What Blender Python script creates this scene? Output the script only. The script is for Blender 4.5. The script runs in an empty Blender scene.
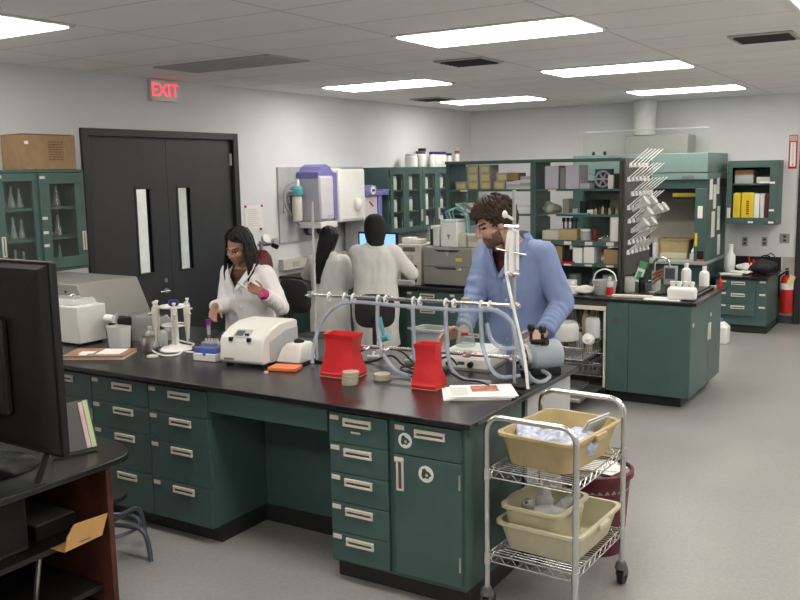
import bpy, math, random
from mathutils import Vector, Matrix, noise
random.seed(7)
scene = bpy.context.scene
COL = scene.collection
PI = math.pi

# ------------------------------------------------------------------ camera
CAM_F, CAM_YAW, CAM_PITCH, CAM_ROLL, CAM_H = 890.36, 0.5545, 0.1421, -0.0185, 2.0172
def make_camera():
    cy, sy = math.cos(CAM_YAW), math.sin(CAM_YAW)
    fw = Vector((-sy*math.cos(CAM_PITCH), cy*math.cos(CAM_PITCH), -math.sin(CAM_PITCH)))
    r = Vector((cy, sy, 0)); u = r.cross(fw)
    c, s = math.cos(CAM_ROLL), math.sin(CAM_ROLL)
    r2 = c*r + s*u; u2 = -s*r + c*u
    cd = bpy.data.cameras.new('camera'); cd.sensor_width = 36.0; cd.sensor_fit = 'HORIZONTAL'
    cd.lens = CAM_F/800*36.0; cd.clip_start = .05; cd.clip_end = 100
    co = bpy.data.objects.new('camera', cd); COL.objects.link(co)
    co.matrix_world = Matrix(((r2.x, u2.x, -fw.x, 0), (r2.y, u2.y, -fw.y, 0), (r2.z, u2.z, -fw.z, CAM_H), (0, 0, 0, 1)))
    scene.camera = co
make_camera()

# ------------------------------------------------------------------ world and exposure
w = bpy.data.worlds.new('world'); scene.world = w; w.use_nodes = True
w.node_tree.nodes['Background'].inputs[0].default_value = (.55, .58, .62, 1)
w.node_tree.nodes['Background'].inputs[1].default_value = .25
scene.view_settings.view_transform = 'Standard'
scene.view_settings.look = 'None'
scene.view_settings.exposure = 0.0
scene.view_settings.gamma = 1.0
scene.view_settings.use_curve_mapping = False
LAMP = 14.0            # strength of the fluorescent ceiling panels
try:
    scene.cycles.max_bounces = 8; scene.cycles.transparent_max_bounces = 24
    scene.cycles.sample_clamp_indirect = 4.0
except Exception: pass

# ------------------------------------------------------------------ materials
def mat(name, col, rough=.5, metal=0., var=.06, scale=9., bump=0., bscale=40., emit=0., coat=0., spec=.5, sss=0.):
    m = bpy.data.materials.new(name); m.use_nodes = True
    nt = m.node_tree; b = nt.nodes['Principled BSDF']
    b.inputs['Roughness'].default_value = rough; b.inputs['Metallic'].default_value = metal
    b.inputs['Specular IOR Level'].default_value = spec
    if coat: b.inputs['Coat Weight'].default_value = coat; b.inputs['Coat Roughness'].default_value = .08
    tc = nt.nodes.new('ShaderNodeTexCoord')
    if var > 0:
        n = nt.nodes.new('ShaderNodeTexNoise'); n.inputs['Scale'].default_value = scale; n.inputs['Detail'].default_value = 4
        nt.links.new(tc.outputs['Object'], n.inputs['Vector'])
        r = nt.nodes.new('ShaderNodeValToRGB')
        r.color_ramp.elements[0].position = .3; r.color_ramp.elements[1].position = .7
        r.color_ramp.elements[0].color = tuple(max(0, c*(1-var)) for c in col)+(1,)
        r.color_ramp.elements[1].color = tuple(min(1, c*(1+var)) for c in col)+(1,)
        nt.links.new(n.outputs['Fac'], r.inputs['Fac']); nt.links.new(r.outputs['Color'], b.inputs['Base Color'])
    else: b.inputs['Base Color'].default_value = tuple(col)+(1,)
    if bump:
        n2 = nt.nodes.new('ShaderNodeTexNoise'); n2.inputs['Scale'].default_value = bscale; n2.inputs['Detail'].default_value = 5
        nt.links.new(tc.outputs['Object'], n2.inputs['Vector'])
        bp = nt.nodes.new('ShaderNodeBump'); bp.inputs['Strength'].default_value = bump; bp.inputs['Distance'].default_value = .01
        nt.links.new(n2.outputs['Fac'], bp.inputs['Height']); nt.links.new(bp.outputs['Normal'], b.inputs['Normal'])
    if emit:
        b.inputs['Emission Color'].default_value = tuple(col)+(1,); b.inputs['Emission Strength'].default_value = emit
    return m
def glass(name, tint=(.93, .96, .95), haze=.06, rough=.05, refl=1.0, hazecol=(.8, .82, .82)):
    m = bpy.data.materials.new(name); m.use_nodes = True; nt = m.node_tree; nt.nodes.clear()
    out = nt.nodes.new('ShaderNodeOutputMaterial'); tr = nt.nodes.new('ShaderNodeBsdfTransparent'); tr.inputs[0].default_value = tint+(1,)
    df = nt.nodes.new('ShaderNodeBsdfDiffuse'); df.inputs[0].default_value = hazecol+(1,)
    gl = nt.nodes.new('ShaderNodeBsdfGlossy'); gl.inputs['Roughness'].default_value = rough
    fr = nt.nodes.new('ShaderNodeFresnel'); fr.inputs[0].default_value = 1.45
    m1 = nt.nodes.new('ShaderNodeMixShader'); m1.inputs[0].default_value = haze
    m2 = nt.nodes.new('ShaderNodeMixShader')
    mu = nt.nodes.new('ShaderNodeMath'); mu.operation = 'MULTIPLY'; mu.inputs[1].default_value = refl
    nt.links.new(tr.outputs[0], m1.inputs[1]); nt.links.new(df.outputs[0], m1.inputs[2])
    ge = nt.nodes.new('ShaderNodeNewGeometry'); iv = nt.nodes.new('ShaderNodeMath'); iv.operation = 'SUBTRACT'; iv.inputs[0].default_value = 1
    nt.links.new(ge.outputs['Backfacing'], iv.inputs[1]); m3 = nt.nodes.new('ShaderNodeMath'); m3.operation = 'MULTIPLY'
    nt.links.new(fr.outputs[0], mu.inputs[0]); nt.links.new(mu.outputs[0], m3.inputs[0]); nt.links.new(iv.outputs[0], m3.inputs[1]); nt.links.new(m3.outputs[0], m2.inputs[0])
    nt.links.new(m1.outputs[0], m2.inputs[1]); nt.links.new(gl.outputs[0], m2.inputs[2]); nt.links.new(m2.outputs[0], out.inputs[0])
    return m
M = {}
M['teal'] = mat('teal_enamel', (.056, .107, .099), .42, var=.08, scale=6, bump=.04, bscale=120)
M['teal_light'] = mat('teal_hood_enamel', (.165, .25, .238), .38, var=.05)
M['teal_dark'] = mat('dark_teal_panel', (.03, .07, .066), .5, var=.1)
M['black_top'] = mat('black_epoxy_worktop', (.014, .0135, .014), .27, var=.25, scale=3, bump=.02, bscale=200, spec=.5)
M['kick'] = mat('black_rubber_kick', (.02, .02, .022), .55)
M['black'] = mat('black_plastic', (.012, .0115, .012), .5, bump=.03, bscale=300, spec=.3)
M['black_gloss'] = mat('black_glossy_plastic', (.01, .01, .012), .2)
M['black_fab'] = mat('black_upholstery', (.014, .014, .015), .75, bump=.2, bscale=300)
M['chrome'] = mat('chrome', (.72, .72, .72), .22, 1., var=.03)
M['steel'] = mat('brushed_steel', (.55, .55, .54), .35, 1., var=.06, scale=30)
M['pull'] = mat('pale_metal_pull', (.70, .67, .58), .4, .2, var=.04)
M['pull_dark'] = mat('pull_slot', (.12, .10, .09), .6)
M['card'] = mat('cream_card', (.66, .62, .52), .7)
M['white'] = mat('white_plastic', (.72, .71, .67), .4, var=.03)
M['white2'] = mat('bright_white_plastic', (.82, .82, .80), .35, var=.02)
M['offwhite'] = mat('cream_instrument_enamel', (.62, .60, .52), .42, var=.03)
M['beige'] = mat('beige_instrument', (.47, .46, .40), .45, var=.04)
M['greyinst'] = mat('grey_instrument', (.26, .255, .235), .5, var=.04)
M['greyplastic'] = mat('light_grey_plastic', (.42, .43, .44), .5, var=.04)
M['lav'] = mat('lavender_plastic', (.19, .18, .46), .4, var=.04)
M['lavgrey'] = mat('pale_lilac_plastic', (.50, .48, .56), .4, var=.03)
M['aqua'] = mat('aqua_plastic', (.10, .36, .38), .4)
M['blue'] = mat('blue_plastic', (.10, .16, .52), .4)
M['navy'] = mat('navy_plastic', (.02, .03, .14), .4)
M['purple'] = mat('purple_plastic', (.24, .04, .28), .4)
M['pink'] = mat('magenta_glove_cuff', (.42, .04, .15), .6)
M['red'] = mat('red_plastic_bag', (.60, .025, .03), .38, var=.08, bump=.12, bscale=25)
M['red2'] = mat('red_enamel', (.50, .015, .015), .3)
M['maroon'] = mat('maroon_plastic', (.11, .012, .022), .45)
M['orange'] = mat('orange_foam', (.80, .22, .08), .6)
M['yellow'] = mat('yellow_board', (.75, .56, .03), .5)
M['green'] = mat('green_card', (.05, .30, .12), .5)
M['paper'] = mat('white_paper', (.80, .80, .78), .75, var=.03)
M['print'] = mat('printed_ink', (.10, .10, .10), .7)
M['brownprint'] = mat('brown_printed_picture', (.42, .16, .10), .7, var=.5, scale=30)
M['cardboard'] = mat('brown_cardboard', (.33, .21, .11), .8, var=.1, scale=14)
M['kraft'] = mat('kraft_paper', (.55, .31, .11), .75, var=.06)
M['wood'] = mat('mahogany_veneer', (.085, .026, .016), .42, var=.35, scale=10)
M['darkwood'] = mat('dark_desk_laminate', (.016, .013, .012), .35, var=.2)
M['tan'] = mat('translucent_tan_tub', (.47, .37, .19), .5, var=.1, scale=14)
M['cream_tub'] = mat('cream_plastic_tub', (.56, .52, .36), .5, var=.06)
M['bag'] = glass('clear_plastic_bag', (.85, .86, .88), .35, .2, 1.3, (.8, .82, .88))
M['bagblue'] = mat('blue_white_packets', (.50, .54, .68), .4, var=.45, scale=38, bump=.4, bscale=40)
M['glass'] = glass('clear_glass', haze=.10, refl=1.5)
M['pane'] = glass('window_pane', (.95, .97, .96), .015, .02, .6)
M['frost'] = glass('translucent_plastic', (.90, .91, .90), .42, .25, 1.2, (.86, .87, .86))
M['tubing'] = glass('translucent_tubing', (.74, .80, .88), .42, .15, 1.4, (.60, .66, .74))
M['petri'] = glass('petri_plastic', (.92, .89, .82), .45, .2, 1.2, (.80, .74, .62))
M['skin_f'] = mat('skin_tan', (.36, .19, .125), .5, var=.06, scale=20)
M['skin_m'] = mat('skin_light', (.50, .30, .22), .5, var=.08, scale=20)
M['lips'] = mat('lips', (.38, .15, .12), .45)
M['beard'] = mat('beard_stubble', (.135, .075, .05), .8, var=.45, scale=70)
M['eyewhite'] = mat('eye_white', (.7, .68, .66), .3)
M['eyedark'] = mat('dark_eye', (.015, .01, .008), .3)
M['hair_black'] = mat('black_hair', (.006, .005, .005), .5, spec=.3, bump=.5, bscale=90)
M['hair_brown'] = mat('brown_hair', (.042, .024, .015), .6, spec=.25, var=.45, scale=40, bump=.5, bscale=90)
M['coat_white'] = mat('white_lab_coat_cotton', (.74, .72, .72), .8, var=.03, bump=.06, bscale=60)
M['coat_white_shaded'] = mat('shaded_white_lab_coat_cotton', (.68, .68, .65), .8, var=.03, bump=.06, bscale=60)  # the same white cotton, with shade put into its colour
M['coat_blue'] = mat('blue_lab_coat_cotton', (.20, .265, .455), .8, var=.05, bump=.06, bscale=60)
M['shirt'] = mat('dark_red_shirt', (.07, .015, .02), .8)
M['blouse'] = mat('brown_blouse', (.10, .05, .03), .8)
M['denim'] = mat('dark_trousers', (.03, .035, .05), .8)
M['scarf'] = mat('black_headscarf', (.008, .008, .009), .8, bump=.1, bscale=60)
M['screen'] = mat('lit_blue_screen', (.25, .50, .95), .3, var=.1, emit=1.2)
M['lcd'] = mat('grey_display', (.10, .12, .12), .2)
M['exit_red'] = mat('lit_red_letters', (1., .05, .09), .4, var=0, emit=1.7)
M['lamp'] = mat('lit_fluorescent_diffuser', (1., .945, .87), .5, var=0, emit=LAMP)
M['doorgrey'] = mat('dark_grey_door_paint', (.036, .037, .040), .45, bump=.05, bscale=60)
M['frameblack'] = mat('dark_door_frame_paint', (.022, .023, .026), .4)
M['duct'] = mat('white_duct_paint', (.62, .63, .62), .5)
M['vent'] = mat('vent_metal', (.42, .40, .37), .5)
M['ventdark'] = mat('vent_shadow_gap', (.04, .04, .04), .8)

def wallmat(name, col):
    return mat(name, col, .75, var=.025, scale=2.5, bump=.05, bscale=90)
M['wall'] = wallmat('pale_blue_grey_wall_paint', (.71, .72, .735))
M['base'] = mat('dark_vinyl_baseboard', (.07, .072, .078), .5)
def floor_mat():
    m = mat('grey_speckled_sheet_floor', (.36, .352, .342), .33, var=.07, scale=1.3)
    nt = m.node_tree; b = nt.nodes['Principled BSDF']; tc = [n for n in nt.nodes if n.type == 'TEX_COORD'][0]
    n = nt.nodes.new('ShaderNodeTexNoise'); n.inputs['Scale'].default_value = 45; n.inputs['Detail'].default_value = 6
    nt.links.new(tc.outputs['Object'], n.inputs['Vector'])
    old = b.inputs['Base Color'].links[0].from_socket
    mx = nt.nodes.new('ShaderNodeMix'); mx.data_type = 'RGBA'; mx.blend_type = 'MULTIPLY'; mx.inputs['Factor'].default_value = .35
    nt.links.new(old, mx.inputs['A']); nt.links.new(n.outputs['Fac'], mx.inputs['B']); nt.links.new(mx.outputs['Result'], b.inputs['Base Color'])
    return m
M['floor'] = floor_mat()
def ceil_mat():
    m = mat('white_ceiling_tiles', (.93, .91, .89), .9, var=.02, scale=3, bump=.06, bscale=160)
    nt = m.node_tree; b = nt.nodes['Principled BSDF']; tc = [n for n in nt.nodes if n.type == 'TEX_COORD'][0]
    mp = nt.nodes.new('ShaderNodeMapping'); mp.inputs['Location'].default_value = (.77, .30, 0)
    nt.links.new(tc.outputs['Object'], mp.inputs['Vector'])
    br = nt.nodes.new('ShaderNodeTexBrick'); br.offset = 0; br.inputs['Scale'].default_value = 1
    br.inputs['Brick Width'].default_value = 1.22; br.inputs['Row Height'].default_value = .61
    br.inputs['Mortar Size'].default_value = .011; br.inputs['Mortar Smooth'].default_value = .3
    br.inputs['Color1'].default_value = (1, 1, 1, 1); br.inputs['Color2'].default_value = (.97, .97, .97, 1); br.inputs['Mortar'].default_value = (.74, .74, .74, 1)
    nt.links.new(mp.outputs[0], br.inputs['Vector'])
    old = b.inputs['Base Color'].links[0].from_socket
    mx = nt.nodes.new('ShaderNodeMix'); mx.data_type = 'RGBA'; mx.blend_type = 'MULTIPLY'; mx.inputs['Factor'].default_value = 1
    nt.links.new(old, mx.inputs['A']); nt.links.new(br.outputs['Color'], mx.inputs['B']); nt.links.new(mx.outputs['Result'], b.inputs['Base Color'])
    return m
M['ceiling'] = ceil_mat()

# ------------------------------------------------------------------ mesh builder
class MB:
    def __init__(s): s.v = []; s.f = []; s.mi = []; s.sm = []; s.m = 0; s.T = None
    def add(s, vs, fs, smooth=False):
        o = len(s.v)
        for v in vs:
            v = Vector(v)
            s.v.append(s.T @ v if s.T else v)
        for f in fs: s.f.append([o+i for i in f]); s.mi.append(s.m); s.sm.append(smooth)
        return s
    def box(s, x0, y0, z0, x1, y1, z1):
        return s.add([(x, y, z) for x in (x0, x1) for y in (y0, y1) for z in (z0, z1)],
                     [(0, 1, 3, 2), (4, 6, 7, 5), (0, 4, 5, 1), (2, 3, 7, 6), (0, 2, 6, 4), (1, 5, 7, 3)])
    def ring(s, c, ax, r, n, up=None):
        ax = Vector(ax).normalized()
        a = Vector((0, 0, 1)) if abs(ax.z) < .9 else Vector((1, 0, 0))
        if up is not None: a = up
        e1 = ax.cross(a).normalized(); e2 = ax.cross(e1)
        return [Vector(c)+e1*(r*math.cos(2*PI*i/n))+e2*(r*math.sin(2*PI*i/n)) for i in range(n)]
    def cyl(s, p, q, r, r2=None, n=16, caps=True):
        p = Vector(p); q = Vector(q); r2 = r if r2 is None else r2; ax = q-p
        vs = s.ring(p, ax, r, n)+s.ring(q, ax, r2, n)
        fs = [(i, (i+1) % n, n+(i+1) % n, n+i) for i in range(n)]
        if caps: fs += [tuple(range(n-1, -1, -1)), tuple(range(n, 2*n))]
        return s.add(vs, fs, True)
    def tube(s, pts, r, n=8, sub=5, rend=None, curve=True):
        P = [Vector(p) for p in pts]
        if curve and len(P) > 2:
            Q = []
            for i in range(len(P)-1):
                a = P[max(i-1, 0)]; b = P[i]; c = P[i+1]; d = P[min(i+2, len(P)-1)]
                for k in range(sub):
                    t = k/sub
                    Q.append(.5*((2*b)+(c-a)*t+(2*a-5*b+4*c-d)*t*t+(3*b-a-3*c+d)*t**3))
            P = Q+[P[-1]]
        N = len(P); vs = []; up = None
        for i, p in enumerate(P):
            t = (P[min(i+1, N-1)]-P[max(i-1, 0)])
            if t.length < 1e-9: t = Vector((0, 0, 1))
            t.normalize()
            if up is None: up = Vector((0, 0, 1)) if abs(t.z) < .9 else Vector((1, 0, 0))
            e1 = t.cross(up)
            if e1.length < 1e-6: e1 = t.orthogonal()
            e1.normalize(); e2 = t.cross(e1); up = -e2
            rr = r if rend is None else r+(rend-r)*i/(N-1)
            vs += [p+e1*(rr*math.cos(2*PI*k/n))+e2*(rr*math.sin(2*PI*k/n)) for k in range(n)]
        fs = [(i*n+k, i*n+(k+1) % n, (i+1)*n+(k+1) % n, (i+1)*n+k) for i in range(N-1) for k in range(n)]
        fs += [tuple(range(n-1, -1, -1)), tuple(range((N-1)*n, N*n))]
        return s.add(vs, fs, True)
    def lathe(s, prof, c=(0, 0, 0), n=20):
        c = Vector(c); vs = []
        for r, z in prof: vs += [c+Vector((max(r, 1e-4)*math.cos(2*PI*k/n), max(r, 1e-4)*math.sin(2*PI*k/n), z)) for k in range(n)]
        N = len(prof)
        fs = [(i*n+k, i*n+(k+1) % n, (i+1)*n+(k+1) % n, (i+1)*n+k) for i in range(N-1) for k in range(n)]
        fs += [tuple(range(n-1, -1, -1)), tuple(range((N-1)*n, N*n))]
        return s.add(vs, fs, True)
    def prism(s, poly, axis, a, b):
        def pt(u, v, w): return {'x': (w, u, v), 'y': (u, w, v), 'z': (u, v, w)}[axis]
        n = len(poly)
        return s.add([pt(u, v, a) for u, v in poly]+[pt(u, v, b) for u, v in poly],
                     [tuple(range(n-1, -1, -1)), tuple(range(n, 2*n))]+[(i, (i+1) % n, n+(i+1) % n, n+i) for i in range(n)])
    def ell(s, c, r, n=16, m=10, R=None):
        c = Vector(c); vs = []
        for j in range(1, m):
            ph = PI*j/m
            for i in range(n):
                d = Vector((r[0]*math.sin(ph)*math.cos(2*PI*i/n), r[1]*math.sin(ph)*math.sin(2*PI*i/n), r[2]*math.cos(ph)))
                vs.append(c+(R @ d if R else d))
        t = Vector((0, 0, r[2])); vs += [c+(R @ t if R else t), c-(R @ t if R else t)]
        k = len(vs)
        fs = [(j*n+i, (j+1)*n+i, (j+1)*n+(i+1) % n, j*n+(i+1) % n) for j in range(m-2) for i in range(n)]
        fs += [(k-2, i, (i+1) % n) for i in range(n)]+[(k-1, (m-2)*n+(i+1) % n, (m-2)*n+i) for i in range(n)]
        return s.add(vs, fs, True)
    def cap(s, p, q, r, r2=None, n=12):      # capsule with tapering radius
        r2 = r if r2 is None else r2
        s.cyl(p, q, r, r2, n); s.ell(p, (r, r, r), n, 8); s.ell(q, (r2, r2, r2), n, 8); return s
    def loft(s, rings, closed_ends=True, n=None):
        n = len(rings[0]); vs = [v for r in rings for v in r]; N = len(rings)
        fs = [(i*n+k, i*n+(k+1) % n, (i+1)*n+(k+1) % n, (i+1)*n+k) for i in range(N-1) for k in range(n)]
        if closed_ends: fs += [tuple(range(n-1, -1, -1)), tuple(range((N-1)*n, N*n))]
        return s.add(vs, fs, True)
    def tub(s, x0, y0, x1, y1, z0, z1, taper=.02, t=.006, rim=.012, rc=.03):   # open box with rounded corners, wall thickness and a rolled rim
        def rr(ix, z, off):
            pts = []
            ax, ay, bx, by = x0+ix+off, y0+ix+off, x1-ix-off, y1-ix-off
            r = max(.004, rc-off)
            for cx, cy, a0 in ((bx-r, by-r, 0), (ax+r, by-r, 90), (ax+r, ay+r, 180), (bx-r, ay+r, 270)):
                for k in range(5):
                    a = math.radians(a0+k*22.5); pts.append((cx+r*math.cos(a), cy+r*math.sin(a), z))
            return pts
        R = [rr(taper, z0, 0), rr(0, z1-rim, 0), rr(-rim, z1-rim, 0), rr(-rim, z1, 0), rr(0, z1, t), rr(taper, z0+t, t)]
        return s.loft(R)
    def build(s, name, material, parent=None, bev=0, ang=.6):
        me = bpy.data.meshes.new(name); me.from_pydata([tuple(v) for v in s.v], [], s.f); me.validate()
        for mm in (material if isinstance(material, (list, tuple)) else [material]): me.materials.append(M[mm] if isinstance(mm, str) else mm)
        if len(me.polygons) == len(s.f):
            me.polygons.foreach_set('material_index', s.mi); me.polygons.foreach_set('use_smooth', [True]*len(s.f))
        me.update()
        import bmesh
        bm = bmesh.new(); bm.from_mesh(me); bmesh.ops.recalc_face_normals(bm, faces=bm.faces); bm.to_mesh(me); bm.free()
        try: me.set_sharp_from_angle(angle=ang)
        except Exception: pass
        o = bpy.data.objects.new(name, me); COL.objects.link(o)
        if parent: o.parent = parent
        if bev:
            md = o.modifiers.new('bevel', 'BEVEL'); md.width = bev; md.segments = 2; md.limit_method = 'ANGLE'; md.angle_limit = .7
            md.harden_normals = False
        return o

def T(name, label, cat, loc=(0, 0, 0), rz=0, group=None):
    o = bpy.data.objects.new(name, None); COL.objects.link(o); o.empty_display_size = .1
    o.location = loc; o.rotation_euler = (0, 0, rz); o['label'] = label; o['category'] = cat
    if group: o['group'] = group
    return o
def S(mb, name, material, label, cat, loc=(0, 0, 0), rz=0, group=None, bev=0, kind=None):
    o = mb.build(name, material, None, bev); o.location = loc; o.rotation_euler = (0, 0, rz)
    o['label'] = label; o['category'] = cat
    if group: o['group'] = group
    if kind: o['kind'] = kind
    return o
def ST(mb, name, material, parent=None, bev=0):
    o = mb.build(name, material, parent, bev)
    if parent is None: o['kind'] = 'structure'
    return o
def bx(*a): return MB().box(*a)
def copy_tree(o, parent=None):
    c = o.copy(); COL.objects.link(c)
    if parent: c.parent = parent
    for ch in list(o.children): copy_tree(ch, c)
    return c
def dup(o, loc, rz=None, label=None, group=None):
    c = copy_tree(o); c.location = loc
    if rz is not None: c.rotation_euler = (0, 0, rz)
    if label: c['label'] = label
    if group: c['group'] = group
    return c
def text(s, size, name, material, parent, loc, rot, depth=.002):
    cu = bpy.data.curves.new(name, 'FONT'); cu.body = s; cu.size = size; cu.extrude = depth; cu.align_x = 'CENTER'; cu.align_y = 'CENTER'
    t = bpy.data.objects.new(name, cu); COL.objects.link(t)
    dg = bpy.context.evaluated_depsgraph_get(); me = bpy.data.meshes.new_from_object(t.evaluated_get(dg))
    bpy.data.objects.remove(t); me.materials.clear(); me.materials.append(M[material])
    o = bpy.data.objects.new(name, me); COL.objects.link(o); o.parent = parent; o.location = loc; o.rotation_euler = rot
    return o
def evalmesh(mb, voxel, smooth=4, fac=.5):
    o = mb.build('tmp', 'white'); 
    r = o.modifiers.new('r', 'REMESH'); r.mode = 'VOXEL'; r.voxel_size = voxel
    sm = o.modifiers.new('s', 'SMOOTH'); sm.factor = fac; sm.iterations = smooth
    dg = bpy.context.evaluated_depsgraph_get(); dg.update()
    me = bpy.data.meshes.new_from_object(o.evaluated_get(dg))
    old = o.data; bpy.data.objects.remove(o); bpy.data.meshes.remove(old)
    me.materials.clear(); me.polygons.foreach_set('use_smooth', [True]*len(me.polygons))
    return me
# ------------------------------------------------------------------ the room shell
XL, YB, ZC, XR, YF = -6.27, 12.25, 2.91, 3.0, -1.8
ST(bx(XL-.15, YF-.15, -.12, XR+.15, YB+.15, 0), 'floor', 'floor')
ST(bx(XL-.15, YF-.15, ZC, XR+.15, YB+.15, ZC+.12), 'ceiling', 'ceiling')
D0, D1, DZ = 5.09, 6.97, 2.42            # double door opening in the left wall
mb = MB()
mb.box(XL-.15, YF-.15, 0, XL, D0, ZC); mb.box(XL-.15, D1, 0, XL, YB+.15, ZC); mb.box(XL-.15, D0, DZ, XL, D1, ZC)
ST(mb, 'wall_left', 'wall')
ST(bx(XL, YB, 0, XR+.15, YB+.15, ZC), 'wall_back', 'wall')
ST(bx(XR, YF, 0, XR+.15, YB, ZC), 'wall_right', 'duct')
ST(bx(XL, YF-.15, 0, XR+.15, YF, ZC), 'wall_front', 'wall')
ST(bx(-2.30, YB-.012, 0, -1.66, YB, .10), 'baseboard_back', 'base')
ST(bx(XL, D1+.06, 0, XL+.012, YB, .10), 'baseboard_left', 'base')
# corridor wall seen through the door glass
mb = MB(); mb.box(XL-2.2, D0-1.5, 0, XL-2.1, D1+1.5, 2.7); mb.box(XL-2.2, D0-1.5, -.1, XL-.15, D1+1.5, 0); mb.box(XL-2.2, D0-1.5, 2.6, XL-.15, D1+1.5, 2.7)
mb.box(XL-2.2, D0-1.6, -.1, XL-.15, D0-1.5, 2.7); mb.box(XL-2.2, D1+1.5, -.1, XL-.15, D1+1.6, 2.7)
ST(mb, 'wall_corridor', 'duct')
mb = bx(XL-1.9, 5.2, 2.57, XL-.6, 6.9, 2.60)
t = T('corridor_light', 'lit ceiling panel in the corridor behind the double doors', 'ceiling light', (0, 0, 0)); mb.build('diffuser', 'lamp', t); bx(XL-1.93, 5.17, 2.58, XL-.57, 6.93, 2.603).build('frame', 'white', t)

def door_leaf(name, y0, y1, wy0, wy1, wz0, wz1, hinge_y, lever):
    xf = XL-.02
    mb = MB()
    for a in ((y0, 0.01, y1, wz0), (y0, wz1, y1, DZ-.01), (y0, wz0, wy0, wz1), (wy1, wz0, y1, wz1)):
        mb.box(xf-.045, a[0], a[1], xf, a[2], a[3])
    d = ST(mb, name, 'doorgrey')
    mb = MB()
    for a in ((wy0-.02, wz0-.02, wy1+.02, wz0), (wy0-.02, wz1, wy1+.02, wz1+.02), (wy0-.02, wz0, wy0, wz1), (wy1, wz0, wy1+.02, wz1)):
        mb.box(xf-.05, a[0], a[1], xf+.006, a[2], a[3])
    mb.build('window_frame', 'frameblack', d, .002)
    bx(xf-.028, wy0, wz0, xf-.022, wy1, wz1).build('pane', 'pane', d)
    for hz in (.35, 1.30, 2.12):
        mb = MB(); mb.cyl((xf+.008, hinge_y, hz), (xf+.008, hinge_y, hz+.12), .009); mb.box(xf, hinge_y-.02, hz, xf+.004, hinge_y+.02, hz+.12); mb.build('hinge', 'steel', d)
    if lever:
        mb = MB(); mb.cyl((xf, y1-.09, .95), (xf+.012, y1-.09, .95), .028); mb.cyl((xf+.01, y1-.09, .95), (xf+.05, y1-.09, .95), .01); mb.cyl((xf+.045, y1-.08, .95), (xf+.045, y1-.20, .95), .009); mb.build('door_handle', 'steel', d)
        mb = MB(); mb.cyl((xf, y1-.09, 1.05), (xf+.014, y1-.09, 1.05), .022); mb.build('deadbolt', 'steel', d)
    return d
mid = 6.04
door_leaf('door_1', D0+.045, mid-.002, 5.655, 5.815, 1.14, 1.91, D0+.05, True)
door_leaf('door_2', mid+.002, D1-.045, 6.17, 6.325, 1.13, 1.91, D1-.05, False)
mb = MB()
mb.box(XL-.15, D0-.03, 0, XL+.025, D0+.042, DZ+.02); mb.box(XL-.15, D1-.042, 0, XL+.025, D1+.03, DZ+.02); mb.box(XL-.15, D0+.042, DZ-.045, XL+.025, D1-.042, DZ+.02)
ST(mb, 'trim_1', 'frameblack', None, .004)
# dark doorway at the right end of the back wall
mb = MB(); mb.box(-1.655, YB-.03, 0, -1.575, YB, 2.46); mb.box(-.62, YB-.03, 0, -.54, YB, 2.46); mb.box(-1.575, YB-.03, 2.38, -.62, YB, 2.46)
ST(mb, 'trim_2', 'frameblack', None, .004)
d3 = ST(bx(-1.572, YB-.02, .01, -.623, YB-.001, 2.377), 'door_3', 'doorgrey')
mb = MB(); mb.cyl((-.70, YB-.02, .98), (-.70, YB-.07, .98), .011); mb.cyl((-.70, YB-.066, .98), (-.84, YB-.066, .98), .009); mb.build('door_handle', 'steel', d3)

S(bx(-1.80, YB-.008, .10, -1.662, YB-.001, .86), 'grey_wall_patch', 'vent', 'grey patch low on the back wall behind the fire extinguisher', 'panel')  # thin grey slab, darker than the wall above it
# ------------------------------------------------------------------ ceiling fixtures
def ceiling_light(x, y, label, w=1.20, d=.56):
    t = T('ceiling_light', label, 'ceiling light', (x, y, ZC), 0, 'recessed fluorescent ceiling lights')
    mb = MB()
    for a in ((-w/2-.03, -d/2-.03, w/2+.03, -d/2), (-w/2-.03, d/2, w/2+.03, d/2+.03), (-w/2-.03, -d/2, -w/2, d/2), (w/2, -d/2, w/2+.03, d/2)):
        mb.box(a[0], a[1], -.012, a[2], a[3], .0)
    mb.build('frame', 'duct', t)
    bx(-w/2, -d/2, -.020, w/2, d/2, -.001).build('diffuser', 'lamp', t)
    return t
ceiling_light(-2.57, 5.42, 'large lit ceiling panel nearest the front of the room, above the man in blue')
ceiling_light(-2.62, 7.98, 'lit ceiling panel second in the right-hand row, right of the middle air vent')
ceiling_light(-2.69, 10.68, 'lit ceiling panel farthest back, just in front of the white exhaust duct')
ceiling_light(-4.98, 7.86, 'lit ceiling panel above the wall-mounted water purifiers and grey wall')
ceiling_light(-5.02, 10.42, 'lit ceiling panel above the tall glass-front cabinets in the back corner')
ceiling_light(-5.07, 3.30, 'lit ceiling panel cut by the top left edge of the photo')
ceiling_light(-.19, 5.55, 'lit ceiling panel whose tip shows in the top right corner')
hid = 'recessed ceiling light outside the picture'
for x, y in ((-.25, 8.0), (-.25, 10.7), (2.0, 5.5), (2.0, 8.0), (2.0, 10.7), (-2.57, 2.9), (-.2, 2.9), (-.2, .4), (2.0, 2.9), (-2.57, .4)):
    ceiling_light(x, y, hid)
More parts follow.
